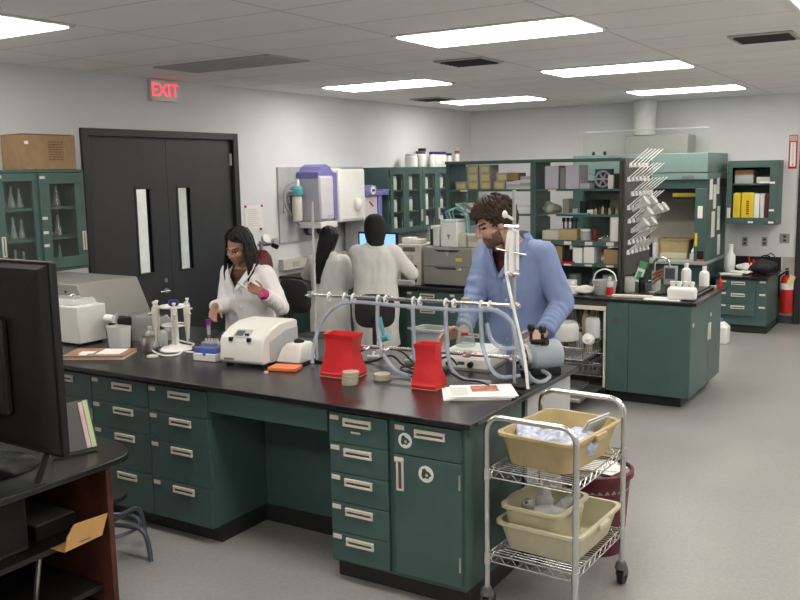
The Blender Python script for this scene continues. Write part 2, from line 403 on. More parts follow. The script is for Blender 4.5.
def vent(x, y, w, d, label, name='ceiling_vent', n=5):
    t = T(name, label, 'vent', (x, y, ZC)); mb = MB()
    e = .03
    for a in ((-w/2, -d/2, w/2, -d/2+e), (-w/2, d/2-e, w/2, d/2), (-w/2, -d/2+e, -w/2+e, d/2-e), (w/2-e, -d/2+e, w/2, d/2-e)): mb.box(a[0], a[1], -.014, a[2], a[3], -.0005)
    mb.build('frame', 'vent', t, .003)
    bx(-w/2+e, -d/2+e, -.004, w/2-e, d/2-e, -.0005).build('backing', 'ventdark', t)
    mb = MB()
    for i in range(n):
        y0 = -d/2+e+(d-2*e)*(i+.25)/n
        mb.add([(-w/2+e, y0, -.004), (w/2-e, y0, -.004), (w/2-e, y0+.03, -.022), (-w/2+e, y0+.03, -.022), (-w/2+e, y0+.004, -.004), (w/2-e, y0+.004, -.004), (w/2-e, y0+.034, -.022), (-w/2+e, y0+.034, -.022)],
               [(0, 1, 2, 3), (7, 6, 5, 4), (0, 4, 5, 1), (2, 6, 7, 3), (1, 5, 6, 2), (0, 3, 7, 4)])
    mb.build('louvre', 'ventdark', t)
vent(-1.18, 6.80, .42, .42, 'square metal air vent in the ceiling near the right edge')
vent(-3.43, 6.68, .44, .42, 'square metal air vent in the ceiling between two lit panels')
vent(-5.52, 9.75, .42, .40, 'small air vent in the ceiling near the far left corner')
t = T('return_grille', 'flush grey return air panel in the ceiling near the exit sign', 'vent', (-5.0, 5.55, ZC))
bx(-.58, -.22, -.010, .58, .22, -.0005).build('panel', mat('grey_grille', (.42, .41, .40), .8), t)
mb = MB()
for a in ((-.61, -.25, .61, -.22), (-.61, .22, .61, .25), (-.61, -.22, -.58, .22), (.58, -.22, .61, .22)): mb.box(a[0], a[1], -.012, a[2], a[3], -.0005)
mb.build('frame', 'vent', t)
# exit sign on the left wall
t = T('exit_sign', 'white box exit sign with lit red letters above the double doors', 'exit sign', (XL, 6.01, 2.705), 0)
bx(.001, -.165, 0, .05, .165, .19).build('housing', 'white', t, .006)
text('EXIT', .165, 'lettering', 'exit_red', t, (.0515, 0, .095), (PI/2, 0, PI/2), .0015)

# ------------------------------------------------------------------ casework builders (fronts face local -Y, top of front at yf)
def pull(parent, x, z, y, horiz=True, L=.160, W=.040):
    a, b = (L/2, W/2) if horiz else (W/2, L/2)
    mb = MB()
    e = (.010, .011, .016) if horiz else (.009, .008, .008)
    for q in ((-a, -b, a, -b+e[1]), (-a, b-e[2], a, b), (-a, -b+e[1], -a+e[0], b-e[2]), (a-e[0], -b+e[1], a, b-e[2])): mb.box(x+q[0], y-.012, z+q[1], x+q[2], y, z+q[3])
    p = mb.build('pull', 'pull', parent, .002)
    bx(x-a+e[0], y-.003, z-b+e[1], x+a-e[0], y-.0005, z+b-e[2]).build('finger_recess', 'pull_dark', p)
    return p
def label_card(parent, x, z, y, w=.05, h=.022): return bx(x-w/2, y-.004, z-h/2, x+w/2, y-.0005, z+h/2).build('label_card', 'card', parent)
def sticker(parent, x, z, y, r=.037):
    mb = MB(); mb.cyl((x, y-.0015, z), (x, y-.0003, z), r, n=24); s = mb.build('round_sticker', 'paper', parent)
    mb = MB()
    poly = [(-.5, .1), (-.42, .5), (-.1, .62), (.1, .35), (.38, .28), (.68, -.08), (.35, -.3), (.3, -.5), (-.1, -.42), (-.4, -.55), (-.55, -.2)]
    mb.prism([(x+u*r*1.1, z+v*r*1.1) for u, v in poly], 'y', y-.0022, y-.0016); e = mb.build('emblem', mat('sticker_green', (.03, .07, .04), .6), s)
    mb = MB(); mb.cyl((x+.10*r, y-.0030, z-.12*r), (x+.10*r, y-.0023, z-.12*r), r*.20, n=12); mb.build('emblem_centre', mat('sticker_pale_green', (.45, .52, .42), .6), e)
def cabinet(label, x0, x1, yf, depth, fronts, z0=.10, z1=.884, loc=None, rz=0, m='teal', kick=.05, name='base_cabinet', group=None, cat='cabinet'):
    """fronts: ('drawer', xa, xb, za, zb) or ('door', xa, xb, za, zb, 'L'/'R' pull side), in local coordinates"""
    t = T(name, label, cat, loc or (0, 0, 0), rz, group)
    mb = bx(x0, yf+.021, z0, x1, yf+depth, z1); mb.build('body', m, t, .002)
    if kick is not None: bx(x0+.002, yf+kick+.02, .001, x1-.002, yf+depth-.03, z0-.001).build('toe_kick', 'kick', t)
    # face frame rails that show between the fronts
    for f in fronts:
        kind, xa, xb, za, zb = f[:5]
        p = bx(xa+.002, yf, za+.002, xb-.002, yf+.0205, zb-.002).build(kind, m, t, .002)
        if kind == 'drawer':
            pull(p, (xa+xb)/2+(f[5] if len(f) > 5 and isinstance(f[5], float) else 0), zb-.042, yf)
            label_card(p, xa+.035, zb-.026, yf)
            if len(f) > 6: bx((xa+xb)/2+.0, yf-.002, zb-.085, (xa+xb)/2+.05, yf-.0005, zb-.075).build('small_label', 'card', p)
        elif kind == 'door':
            px = xb-.045 if f[5] == 'R' else xa+.035
            hx = xa+.006 if f[5] == 'R' else xb-.006
            if f[5] != 'N': pull(p, px, zb-.10, yf, False, .15, .038)
            for hz in (za+.08, zb-.12):
                mb = MB(); mb.cyl((hx, yf-.006, hz), (hx, yf-.006, hz+.07), .005, n=8); mb.build('hinge', 'steel', p)
    return t
# ------------------------------------------------------------------ bench 1: the long island in front
H = .914
YF1 = 3.405
c = cabinet('teal base cabinet under the front bench partly behind the black monitor', -4.74, -4.266, YF1, .64, [('drawer', -4.74, -4.266, .72, .872), ('door', -4.74, -4.266, .10, .72, 'L')])
cabinet('four-drawer teal cabinet, left of the pair beside the knee space', -4.264, -3.791, YF1, .64, [('drawer', -4.264, -3.791, z0, z1, .03) for z0, z1 in ((.725, .872), (.57, .725), (.335, .57), (.10, .335))])
cabinet('four-drawer teal cabinet directly left of the open knee space', -3.789, -3.338, YF1, .64, [('drawer', -3.789, -3.338, z0, z1, .02) for z0, z1 in ((.718, .872), (.553, .718), (.328, .553), (.10, .328))])
for i, (a, b) in enumerate(((-5.25, -4.742), (-5.75, -5.252), (-6.25, -5.752))):
    cabinet('teal base cabinet under the front bench hidden behind the black monitor', a, b, YF1, .64, [('drawer', a, b, .72, .872), ('door', a, b, .10, .72, 'L')], group='base cabinets behind the monitor')
t = cabinet('teal cabinet with five drawers and one door at the right end of the front bench', -2.545, -1.792, YF1, .64,
    [('drawer', -2.532, -2.192, .721, .872, .0), ('drawer', -2.532, -2.192, .57, .721, .0), ('drawer', -2.532, -2.192, .42, .57, .0), ('drawer', -2.532, -2.192, .265, .42, .0), ('drawer', -2.532, -2.192, .115, .265, .0),
     ('drawer', -2.158, -1.804, .718, .872, .02), ('door', -2.158, -1.804, .125, .716, 'L')])
ch = [o for o in t.children if o.name.startswith('drawer')]
label_card(t, -2.13, .690, YF1-.0005)
bx(-2.40, YF1-.003, .778, -2.345, YF1-.0005, .787).build('small_label', 'card', ch[0])
sticker(ch[5], -2.095, .786, YF1); sticker([o for o in t.children if o.name.startswith('door')][0], -1.985, .642, YF1, .04)
# knee space: apron rail and recessed back panel
t = T('knee_space_panel', 'dark teal apron and recessed back panel of the open knee space', 'panel', (0, 0, 0))
bx(-3.336, YF1+.004, .765, -2.547, YF1+.03, .884).build('apron', 'teal', t, .002)
bx(-3.336, 3.86, .001, -2.547, 3.88, .884).build('back_panel', 'teal', t)
bx(-3.336, 3.848, .001, -2.547, 3.8595, .10).build('base_strip', 'kick', t)
# the half facing the far side
for i, (a, b, lb) in enumerate(((1.80, 2.80, 'teal two-door base cabinet on the far side of the front bench, right end'), (2.802, 4.2, 'teal base cabinet on the far side of the front bench, middle'), (4.202, 6.24, 'teal base cabinet on the far side of the front bench, wall end'))):
    c = cabinet(lb, a, b, -4.70, .60, [('door', a, (a+b)/2, .10, .872, 'R'), ('door', (a+b)/2, b, .10, .872, 'L')], rz=PI)
    if i == 0: bx(1.785, -4.70, .10, 1.799, -4.10, .884).build('end_panel', 'greyplastic', c)
mb = bx(-6.255, 3.382, .886, -1.745, 4.735, H)
S(mb, 'worktop', 'black_top', 'long black worktop of the front bench holding centrifuge and red bags', 'worktop', bev=.004)
# ------------------------------------------------------------------ things on the front bench
def crumple(mb, c, r, amp=.25, seed=0, n=20, m=14, freq=9., zmin=None):
    o = len(mb.v); mb.ell(c, r, n, m); c = Vector(c)
    for i in range(o, len(mb.v)):
        p = mb.v[i]; d = p-c
        k = 1+amp*noise.noise(p*freq+Vector((seed*3.1, seed*1.7, seed)))*1.6
        q = c+d*k
        if zmin is not None and q.z < zmin: q.z = zmin
        mb.v[i] = q
    return mb
def flask(parent_label, loc, h=.12, r=.04, group=None, name='erlenmeyer_flask', m='glass', stop=None, cat='flask', fill=None):
    t = T(name, parent_label, cat, loc, 0, group)
    mb = MB(); mb.lathe([(r*.92, 0), (r, .006), (r*.98, .014), (r*.34, h*.68), (r*.32, h*.95), (r*.40, h), (r*.30, h), (r*.29, h*.68), (r*.9, .018), (0, .012)], n=16)
    mb.build('body', m, t)
    if stop: mb = MB(); mb.lathe([(r*.28, h*.94), (r*.42, h*1.16), (0, h*1.16)], n=12); mb.build('stopper', stop, t)
    if fill: mb = MB(); mb.lathe([(r*.88, .02), (r*.72, h*.25), (0, h*.25)], n=14); mb.build('liquid', fill, t)
    return t
def beaker(label, loc, r=.05, h=.12, m='glass', group=None, name='beaker', cat='beaker'):
    mb = MB(); mb.lathe([(r*.94, 0), (r, .006), (r, h), (r*1.06, h+.004), (r*.96, h), (r*.94, .012), (0, .010)], n=20)
    return S(mb, name, m, label, cat, loc, 0, group)
def bottle(label, loc, r=.035, h=.17, m='white2', capm='white2', group=None, name='bottle', cat='bottle', lab=None, sq=False):
    t = T(name, label, cat, loc, 0, group); mb = MB()
    n = 4 if sq else 18
    mb.lathe([(r*.96, 0), (r, .006), (r, h*.62), (r*.86, h*.72), (r*.38, h*.80), (r*.36, h*.86), (0, h*.86)], n=18); mb.build('body', m, t)
    mb = MB(); mb.lathe([(r*.44, h*.84), (r*.44, h), (0, h)], n=16); mb.build('cap', capm, t)
    if lab:
        mb = MB(); mb.cyl((0, 0, h*.15), (0, 0, h*.55), r*1.01, n=18, caps=False); mb.build('label', lab, t)
    return t
def jar(label, loc, r=.05, h=.15, m='white2', capm='white2', group=None, name='jar', cat='jar', lab=None):
    t = T(name, label, cat, loc, 0, group); mb = MB()
    mb.lathe([(r*.95, 0), (r, .006), (r, h*.76), (r*.85, h*.82), (0, h*.82)], n=18); mb.build('body', m, t)
    mb = MB(); mb.lathe([(r*.9, h*.82), (r*.92, h), (0, h)], n=18); mb.build('lid', capm, t)
    if lab:
        mb = MB(); mb.cyl((0, 0, h*.15), (0, 0, h*.65), r*1.012, n=18, caps=False); mb.build('label', lab, t)
    return t

# white box instrument with a clear lid
t = T('incubator_box', 'white boxy instrument with a hazy clear lid behind the monitor edge', 'lab instrument', (-5.06, 3.94, H), 0)
bx(-.22, -.12, .012, .19, .11, .262).build('housing', 'white', t, .008)
mb = MB()
for x in (-.18, .15):
    for y in (-.09, .08): mb.cyl((x, y, .0005), (x, y, .014), .018)
mb.build('feet', 'black', t)
mb = MB(); mb.loft([[(-.2*k, -.10*k, z), (.13*k, -.10*k, z), (.13*k, .09*k, z), (-.2*k, .09*k, z)] for k, z in ((1, .2622), (.97, .285), (.85, .305), (.4, .312))]); mb.build('lid', 'frost', t, .004)
mb = MB(); mb.tube([(.0, -.02, .312), (.0, 0, .325), (.0, .02, .312)], .006); mb.build('lid_handle', 'steel', t)
# big grey sloped centrifuge
t = T('floor_centrifuge', 'large grey sloping-front instrument at the wall end of the front bench', 'lab instrument', (-5.56, 4.38, H), 0)
mb = MB(); mb.prism([(-.44, 0.012), (.50, .012), (.50, .06), (.345, .365), (-.44, .365)], 'y', -.28, .27); mb.build('housing', 'greyinst', t, .012)
bx(-.20, -.284, .315, -.05, -.2805, .335).build('name_badge', 'white', t); 
mb = MB()
for z, x in ((.305, .22), (.275, .25)): mb.cyl((x, -.283, z), (x, -.2805, z), .012, n=12)
mb.build('vent_button', 'ventdark', t)
bx(-.43, -.283, .24, .10, -.2802, .246).build('lid_seam', 'ventdark', t)
mb = MB()
for x in (-.38, .42):
    for y in (-.2, .2): mb.cyl((x, y, .0005), (x, y, .014), .022)
mb.build('feet', 'black', t)
# black small instrument with white roll, next to the white box
t = T('small_printer', 'small black instrument with white paper roll beside the white box', 'lab instrument', (-4.765, 4.06, H+.0005), 0)
bx(-.055, -.04, 0, .045, .08, .165).build('housing', 'black', t, .006)
mb = MB(); mb.cyl((-.05, -.055, .165), (.03, -.055, .165), .028, n=18); mb.build('paper_roll', 'paper', t)
mb = MB(); mb.tube([(.035, -.03, .165), (.048, -.05, .2), (.05, -.06, .1), (.05, -.06, .0)], .006); mb.build('guard', 'steel', t)
# clear dust cover
mb = MB(); mb.loft([[(a*k+ox, b*k2+oy, z) for a, b in ((-.15, -.09), (0, -.11), (.15, -.09), (.18, 0), (.15, .09), (0, .10), (-.15, .09), (-.17, 0))] for k, k2, z, ox, oy in ((1, 1, 0, 0, 0), (.98, .98, .05, 0, 0), (.95, .92, .11, -.01, 0), (.80, .78, .155, -.03, 0), (.40, .4, .175, -.06, 0))])
o = len(mb.v)
for i in range(o):
    p = mb.v[i]; mb.v[i] = p*(1+.10*noise.noise(p*11)); mb.v[i].z = max(0, mb.v[i].z)
S(mb, 'dust_cover', glass('hazy_plastic_cover', (.72, .72, .72), .50, .2, 2.0, (.42, .42, .42)), 'crinkled hazy plastic cover over equipment in front of the grey instrument', 'plastic cover', (-4.66, 4.24, H+.001), .2)
# clear beaker-like tub and vials behind the notebook
mb = MB(); mb.tub(-.075, -.05, .075, .05, 0, .14, .008, .003, .004, .02); S(mb, 'plastic_tub', 'frost', 'clear plastic tub standing behind the notebook', 'tub', (-4.60, 3.92, H+.001))
for i, (x, y, lb, cp) in enumerate(((-4.45, 4.05, 'short glass vial with cream cap right of the clear tub', 'offwhite'), (-4.38, 4.09, 'short glass vial with black cap farthest right of the clear tub', 'black'))):
    bottle(lb, (x, y, H+.001), .033, .13, 'frost', cp, 'capped vials by the clear tub', 'vial', 'vial')
mb = MB(); mb.lathe([(.05, 0), (.052, .004), (.056, .09), (.052, .09), (.048, .006), (0, .006)], n=24)
S(mb, 'steel_beaker', 'steel', 'small polished steel cup between the clear tub and pipette stand', 'cup', (-4.33, 3.93, H+.001))
mb = MB(); mb.lathe([(.034, 0), (.036, .004), (.034, .012), (.01, .014), (0, .014)], n=20); S(mb, 'lid', 'offwhite', 'small cream disc lid lying near the front of the bench', 'lid', (-4.155, 3.79, H+.0008))
# notebook with loose sheets
t = T('notebook', 'brown-covered notebook with white sheets lying open near the monitor', 'notebook', (-4.48, 3.66, H+.0005), math.radians(28))
nbm = mat('notebook_brown_cover', (.33, .17, .11), .6, var=.15)
bx(-.19, -.12, .003, .19, .12, .022).build('pages', 'card', t); bx(-.195, -.125, 0, .195, .125, .0028).build('back_cover', nbm, t); bx(-.195, -.125, .0222, .195, .125, .026).build('front_cover', nbm, t)
bx(.0, -.07, .0262, .15, .09, .029).build('sheet', 'paper', t); bx(-.12, -.05, .0262, -.03, .02, .028).build('note', 'paper', t); bx(-.10, -.10, .0262, -.05, -.06, .028).build('note', 'paper', t)
# pipette stand
t = T('pipette_stand', 'white round pipette carousel with navy knob on the front bench', 'pipette stand', (-4.19, 4.02, H+.0005), 0)
mb = MB(); mb.lathe([(.10, 0), (.102, .008), (.09, .02), (.045, .032), (.024, .045), (.02, .29), (0, .29)], n=28); mb.build('base', 'white2', t)
mb = MB(); mb.lathe([(.03, .29), (.034, .30), (.03, .325), (0, .328)], n=18); mb.build('knob', 'navy', t)
mb = MB()
for k in range(6):
    a = k*PI/3+.35; mb.cyl((0, 0, .285), (.085*math.cos(a), .085*math.sin(a), .285), .008, n=8)
mb.cyl((0, 0, .16), (0, 0, .289), .0202, n=12)
mb.tube([(.088*math.cos(2*PI*k/24), .088*math.sin(2*PI*k/24), .285) for k in range(25)], .006, 6, 1, None, False)
mb.tube([(.078*math.cos(2*PI*k/24), .078*math.sin(2*PI*k/24), .165) for k in range(25)], .006, 6, 1, None, False)
for k in range(3):
    a = k*2*PI/3; mb.cyl((0, 0, .165), (.078*math.cos(a), .078*math.sin(a), .165), .006, n=8)
mb.build('ring_holder', 'white2', t)
def pipette(x, y, lb, lean, rz, body='offwhite'):
    t = T('pipette', lb, 'pipette', (x, y, H+.055), rz, 'pipettes on the carousel')
    t.rotation_euler = (lean[0], lean[1], rz)
    mb = MB(); mb.lathe([(.004, .0), (.007, .05), (.011, .09), (.016, .13), (.017, .22), (.013, .235), (0, .236)], n=12); mb.build('handle', body, t)
    mb = MB(); mb.lathe([(.007, .236), (.007, .255), (.012, .258), (.012, .268), (0, .27)], n=12); mb.build('plunger', 'white2', t)
    bx(-.006, .012, .19, .006, .04, .20).build('finger_hook', body, t, .002)
    return t
for (dx, dy, lb, ln, rz) in ((-.105, -.045, 'white pipette hanging leftmost on the carousel stand', (.0, .0), 2.0), (-.075, -.095, 'white pipette hanging second from left on the carousel stand', (0, 0), 2.6), (.085, -.08, 'white pipette hanging front right on the carousel stand', (0, .0), -2.4), (.118, -.01, 'white pipette hanging rightmost on the carousel stand', (0, .0), -1.6), (.0, .12, 'white pipette hanging at the back of the carousel stand', (0, 0), 0)):
    pipette(-4.19+dx, 4.02+dy, lb, ln, rz)
# white cables curling over the bench
mb = MB(); mb.tube([(-4.42, 4.24, H+.012), (-4.30, 4.22, H+.008), (-4.20, 4.19, H+.006), (-4.14, 4.05, H+.006), (-4.05, 3.90, H+.006), (-4.10, 3.84, H+.006), (-4.22, 3.88, H+.006), (-4.30, 3.92, H+.006)], .006)
S(mb, 'cable', 'white2', 'white cable curling round the foot of the pipette stand', 'cable')
mb = MB(); mb.tube([(-4.12, 4.20, H+.02), (-4.02, 4.16, H+.035), (-3.95, 4.12, H+.03), (-3.98, 4.02, H+.007), (-4.06, 3.98, H+.007)], .006)
S(mb, 'cable', 'white2', 'white cable loop between pipette stand and blue-lidded tip box', 'cable')
# tip boxes
def tipbox(lb, loc, rz, w=.12, d=.085, h=.07, lid='blue', tilt=False):
    t = T('tip_box', lb, 'box', loc, rz, 'pipette tip boxes')
    bx(-w/2, -d/2, 0, w/2, d/2, h*.55).build('base', 'white2', t, .004)
    bx(-w/2+.002, -d/2+.002, h*.55+.0005, w/2-.002, d/2-.002, h).build('lid', glass('blue_clear_lid', (.35, .42, .85), .45, .2, 1.2, (.22, .28, .62)) if lid == 'blue' else lid, t, .006)
    mb = MB()
    for i in range(6):
        for j in range(4): mb.cyl((-w/2+.018+i*(w-.036)/5, -d/2+.015+j*(d-.03)/3, h*.5), (-w/2+.018+i*(w-.036)/5, -d/2+.015+j*(d-.03)/3, h*.8), .004, n=6)
    mb.build('tips', 'white2', t)
    mb = MB(); mb.ell((0, -d/2-.001, h*.52), (.012, .003, .012), 10, 6); mb.build('latch', 'blue', t)
tipbox('white tip box with clear blue lid in front, left of the centrifuge', (-3.78, 3.90, H+.0005), .12, .165, .11, .085)
tipbox('taller white tip box with blue lid beside the rack of vials behind', (-3.80, 4.14, H+.0005), .05, .13, .1, .13)
# small clear vial rack and purple capped tube
t = T('tube_rack', 'small clear rack holding tubes under the woman\'s right hand', 'rack', (-3.98, 4.13, H+.0005), .3)
mb = MB(); mb.box(-.06, -.03, 0, .06, .03, .006); mb.box(-.06, -.03, .05, .06, .03, .055); mb.box(-.06, -.03, .006, -.055, .03, .05); mb.box(.055, -.03, .006, .06, .03, .05); mb.build('frame', 'frost', t)
mb = MB()
for i in range(5): mb.cyl((-.04+i*.02, 0, .007), (-.04+i*.02, 0, .075), .0075, n=8)
mb.build('tubes', 'frost', t)
t = T('centrifuge_tube', 'purple-capped tube standing just below the woman\'s lowered right hand', 'tube', (-4.39, 4.53, H+.0008), 0); t.scale = (.85, .85, .72)
mb = MB(); mb.lathe([(.014, 0), (.016, .04), (.016, .115), (0, .115)], n=12); mb.build('body', 'frost', t)
mb = MB(); mb.lathe([(.022, .10), (.022, .15), (0, .15)], n=14); mb.build('cap', 'purple', t)
# benchtop centrifuge
t = T('centrifuge', 'white rounded benchtop centrifuge with small grey display', 'centrifuge', (-3.49, 4.03, H), math.radians(7))
prof = [(-.19, .018), (-.205, .03), (-.195, .155), (-.18, .175), (-.10, .215), (.0, .238), (.15, .238), (.19, .225), (.19, .018)]
mb = MB(); mb.prism(prof, 'x', -.15, .15); mb.build('housing', 'white', t, .010)
mb = MB()
for sx in (-1, 1):
    mb = MB(); mb.prism([(-.13, .02), (.185, .02), (.185, .185), (.05, .185), (-.13, .14)], 'x', sx*.151, sx*.1525); mb.build('side_panel', 'greyplastic', t)
n0 = Vector((0, -.042, .08)).normalized()
mb = MB(); mb.add([(-.065, -.1865, .1755), (.045, -.1865, .1755), (.045, -.128, .2095), (-.065, -.128, .2095), (-.065, -.189, .171), (.045, -.189, .171), (.045, -.126, .207), (-.065, -.126, .207)], [(0, 1, 2, 3), (7, 6, 5, 4), (0, 4, 5, 1), (1, 5, 6, 2), (2, 6, 7, 3), (3, 7, 4, 0)])
p = mb.build('control_panel', 'greyplastic', t)
mb = MB(); mb.add([(-.055, -.180, .1805), (.0, -.180, .1805), (.0, -.140, .2035), (-.055, -.140, .2035), (-.055, -.18, .176), (.0, -.18, .176), (.0, -.14, .199), (-.055, -.14, .199)], [(0, 1, 2, 3), (7, 6, 5, 4), (0, 4, 5, 1), (1, 5, 6, 2), (2, 6, 7, 3), (3, 7, 4, 0)]); mb.build('display', 'lcd', p)
mb = MB(); mb.cyl((.02, -.17, .182), (.02, -.175, .192), .007); mb.cyl((.035, -.17, .182), (.035, -.175, .192), .007); mb.build('button', 'black', p)
for x in (-.07, .055): bx(x-.012, -.206, .150, x+.012, -.185, .172).build('lid_latch', 'black', t, .003)
bx(-.12, -.2045, .035, -.05, -.2025, .05).build('name_badge', 'greyinst', t)
bx(.1526, .0, .05, .156, .022, .075).build('switch', 'black', t)
mb = MB()
for x in (-.12, .12):
    for y in (-.15, .15): mb.cyl((x, y, .0005), (x, y, .02), .02)
mb.build('feet', 'black', t)
# vortex mixer with black mat
t = T('vortex_mixer', 'small white sloped mixer with black base beside the centrifuge', 'mixer', (-3.262, 4.085, H), math.radians(6)); t.scale = (.90, .90, 1)
bx(-.095, -.12, .0005, .105, .10, .012).build('base_plate', 'black', t, .003)
mb = MB(); mb.loft([[(-.09, -.11, .0125), (.095, -.11, .0125), (.095, .09, .0125), (-.09, .09, .0125)], [(-.06, -.085, .09), (.09, -.085, .09), (.09, .085, .09), (-.06, .085, .09)], [(-.035, -.06, .12), (.075, -.06, .12), (.075, .075, .12), (-.035, .075, .12)]]); mb.build('housing', 'white', t, .008)
mb = MB(); mb.lathe([(.035, .12), (.035, .132), (.02, .140), (0, .138)], (.02, .01, 0)); mb.build('cup', 'black', t)
# orange foam tray and a clear cap
t = T('foam_tray', 'flat orange foam pad in front of the small white mixer', 'foam pad', (-3.19, 3.89, H), math.radians(15))
bx(-.085, -.055, .0005, .085, .055, .022).build('pad', 'orange', t, .004)
mb = MB(); mb.lathe([(.012, 0), (.013, .01), (.008, .014), (0, .014)], n=12); S(mb, 'clear_cap', 'frost', 'tiny clear cap lying beside the orange pad', 'cap', (-3.22, 3.76, H+.0008))
# red pouches
def red_pouch(lb, loc, rz, w, d, h, seed):
    t = T('red_pouch', lb, 'pouch', loc, rz, 'red pouches on the front bench')
    def ring(z, kx, ky, tw, ox=0):
        pts = []
        for a, b in ((-1, -1), (-.5, -1.06), (0, -1.08), (.5, -1.06), (1, -1), (1.05, 0), (1, 1), (.5, 1.04), (0, 1.06), (-.5, 1.04), (-1, 1), (-1.05, 0)):
            p = Vector((a*kx*w/2, b*ky*d/2, 0)); p.rotate(Matrix.Rotation(tw, 3, 'Z')); p.x += ox; p.z = z
            k = noise.noise(Vector((a*2+seed, b*2, z*12)))*.008+noise.noise(Vector((a*5+seed, b*5, z*40)))*.004; p.x += k; p.y += k*.8
            pts.append(p)
        return pts
    mb = MB(); mb.loft([ring(.003, 1, 1, 0), ring(.02, 1.02, 1.02, 0), ring(h*.1, 1.0, .98, 0), ring(h*.2, .97, .95, 0), ring(h*.31, .91, .88, .01), ring(h*.42, .86, .82, .02), ring(h*.52, .82, .76, .03), ring(h*.62, .80, .72, .05, .004), ring(h*.74, .82, .72, .05), ring(h*.85, .84, .72, .06, .0), ring(h, .90, .78, .06, 0), ring(h*.99, .86, .72, .06, 0), ring(h*.8, .78, .64, .06, 0), ring(h*.5, .72, .58, .04, 0)])
    mb.build('body', 'red', t)
    mb = MB(); r = ring(h*.91, .89, .77, .06); r2 = ring(h*1.005, .925, .81, .06); ri = ring(h*1.005, .905, .785, .06); r3 = ring(h*.93, .87, .75, .06)
    mb.loft([r, r2, ri, r3], False); mb.build('folded_rim', 'red', t)
    mb = MB(); r = ring(.0005, 1.03, 1.04, 0); r2 = ring(.0028, 1.03, 1.04, 0); mb.loft([r, r2]); mb.build('base_card', 'tan', t)
red_pouch('left red plastic pouch, open-topped, standing behind the taller dish stack', (-2.81, 3.93, H+.0005), .06, .205, .15, .235, 0)
red_pouch('right red plastic pouch, open-topped, standing left of the paper stack', (-2.25, 3.90, H+.0005), .04, .138, .115, .232, 5)
# petri dishes
def dish(lb, loc, r=.045):
    t = T('petri_dish', lb, 'petri dish', loc, 0, 'petri dishes beside the left red pouch')
    mb = MB(); mb.lathe([(r*.95, 0), (r*.95, .012), (r*.9, .012), (r*.9, .003), (0, .003)], n=24); mb.build('dish', 'petri', t)
    mb = MB(); mb.lathe([(r*.88, .0032), (r*.88, .009), (0, .009)], n=24); mb.build('agar', 'cream_tub', t)
    mb = MB(); mb.lathe([(r, .006), (r, .0168), (0, .0168), (0, .0153), (r*.96, .0153), (r*.96, .006)], n=24); mb.build('lid', 'petri', t)
for k, nm in enumerate(('bottom', 'second', 'third', 'topmost')): dish(nm+' dish of the taller petri dish stack in front of the left red pouch', (-2.655+.002*k, 3.77, H+.0005+.0175*k))
for k, nm in enumerate(('lower', 'upper')): dish(nm+' dish of the two-high petri dish stack between the red pouches', (-2.56, 3.935, H+.0005+.0175*k))
# paper stack with a printed picture
t = T('paper_stack', 'pile of white paper at the bench corner, picture on the top sheet', 'papers', (-1.965, 3.88, H+.0005), math.radians(33)); t.scale = (1.12, 1.12, 1.15)
for k in range(5):
    a = random.uniform(-.09, .09); mb = MB(); mb.T = Matrix.Rotation(a, 4, 'Z')
    mb.box(-.15+.01*k, -.11, .0035*k, .14+.008*k, .11, .0035*k+.003); mb.build('sheet', 'paper', t)
bx(-.02, -.02, .0176, .10, .085, .0184).build('printed_picture', 'brownprint', t)
bx(-.11, -.08, .0176, -.04, .06, .0182).build('text_block', mat('pale_text', (.62, .62, .60), .8), t)

# ------------------------------------------------------------------ rod frame with tubing
t = T('rod_frame', 'metal rod frame hung with grey tubing along the front bench', 'lab stand', (0, 0, 0))
mb = MB(); mb.cyl((-1.872, 4.13, H+.014), (-1.872, 4.13, 1.92), .0095, n=12); mb.build('upright_rod', 'steel', t)
bx(-1.95, 4.08, H+.0005, -1.80, 4.24, H+.014).build('foot_plate', 'black', t, .004)
mb = MB(); mb.cyl((-3.17, 4.13, 1.318), (-1.84, 4.13, 1.334), .0105, n=12); mb.build('upper_rod', 'chrome', t)
mb = MB(); mb.cyl((-3.06, 4.13, 1.035), (-1.83, 4.13, 1.064), .0105, n=12); mb.build('lower_rod', 'chrome', t)
mb = MB(); mb.cyl((-3.155, 4.148, H+.014), (-3.155, 4.148, 1.86), .0075, n=12); mb.build('upright_rod', 'greyplastic', t); bx(-3.172, 4.12, H+.0005, -3.08, 4.26, H+.014).build('foot_plate', 'black', t, .004)
for (x, z) in ((-1.872, 1.333), (-1.872, 1.063), (-1.872, 1.73), (-1.872, 1.495), (-2.14, 1.058), (-3.165, 1.32)):
    mb = MB(); mb.box(x-.016, 4.105, z-.016, x+.016, 4.15, z+.016); mb.cyl((x, 4.105, z), (x, 4.08, z), .006, n=8); mb.cyl((x-.012, 4.082, z), (x+.012, 4.078, z), .004, n=8); mb.build('clamp', 'steel', t, .003)
for x in (-3.04, -2.93, -2.87, -2.70, -2.65, -2.47, -2.43, -2.27, -2.22, -2.06, -2.01):
    mb = MB(); z = 1.32+.012*(x+3.17)
    mb.tube([(x, 4.13+.018*math.cos(a), z-.008+.022*math.sin(a)) for a in [2*PI*k/12 for k in range(13)]], .006, 6, 1, None, False); mb.build('tube_clip', 'white2', t)
mb = MB()
for (x, z) in ((-2.62, 1.05), (-2.36, 1.05), (-2.75, 1.045)):
    mb.cyl((x, 4.10, z), (x, 4.05, z-.01), .006, n=8); mb.ell((x, 4.05, z), (.012, .012, .012), 10, 6)
mb.build('valve', 'steel', t)
R_ = .0115
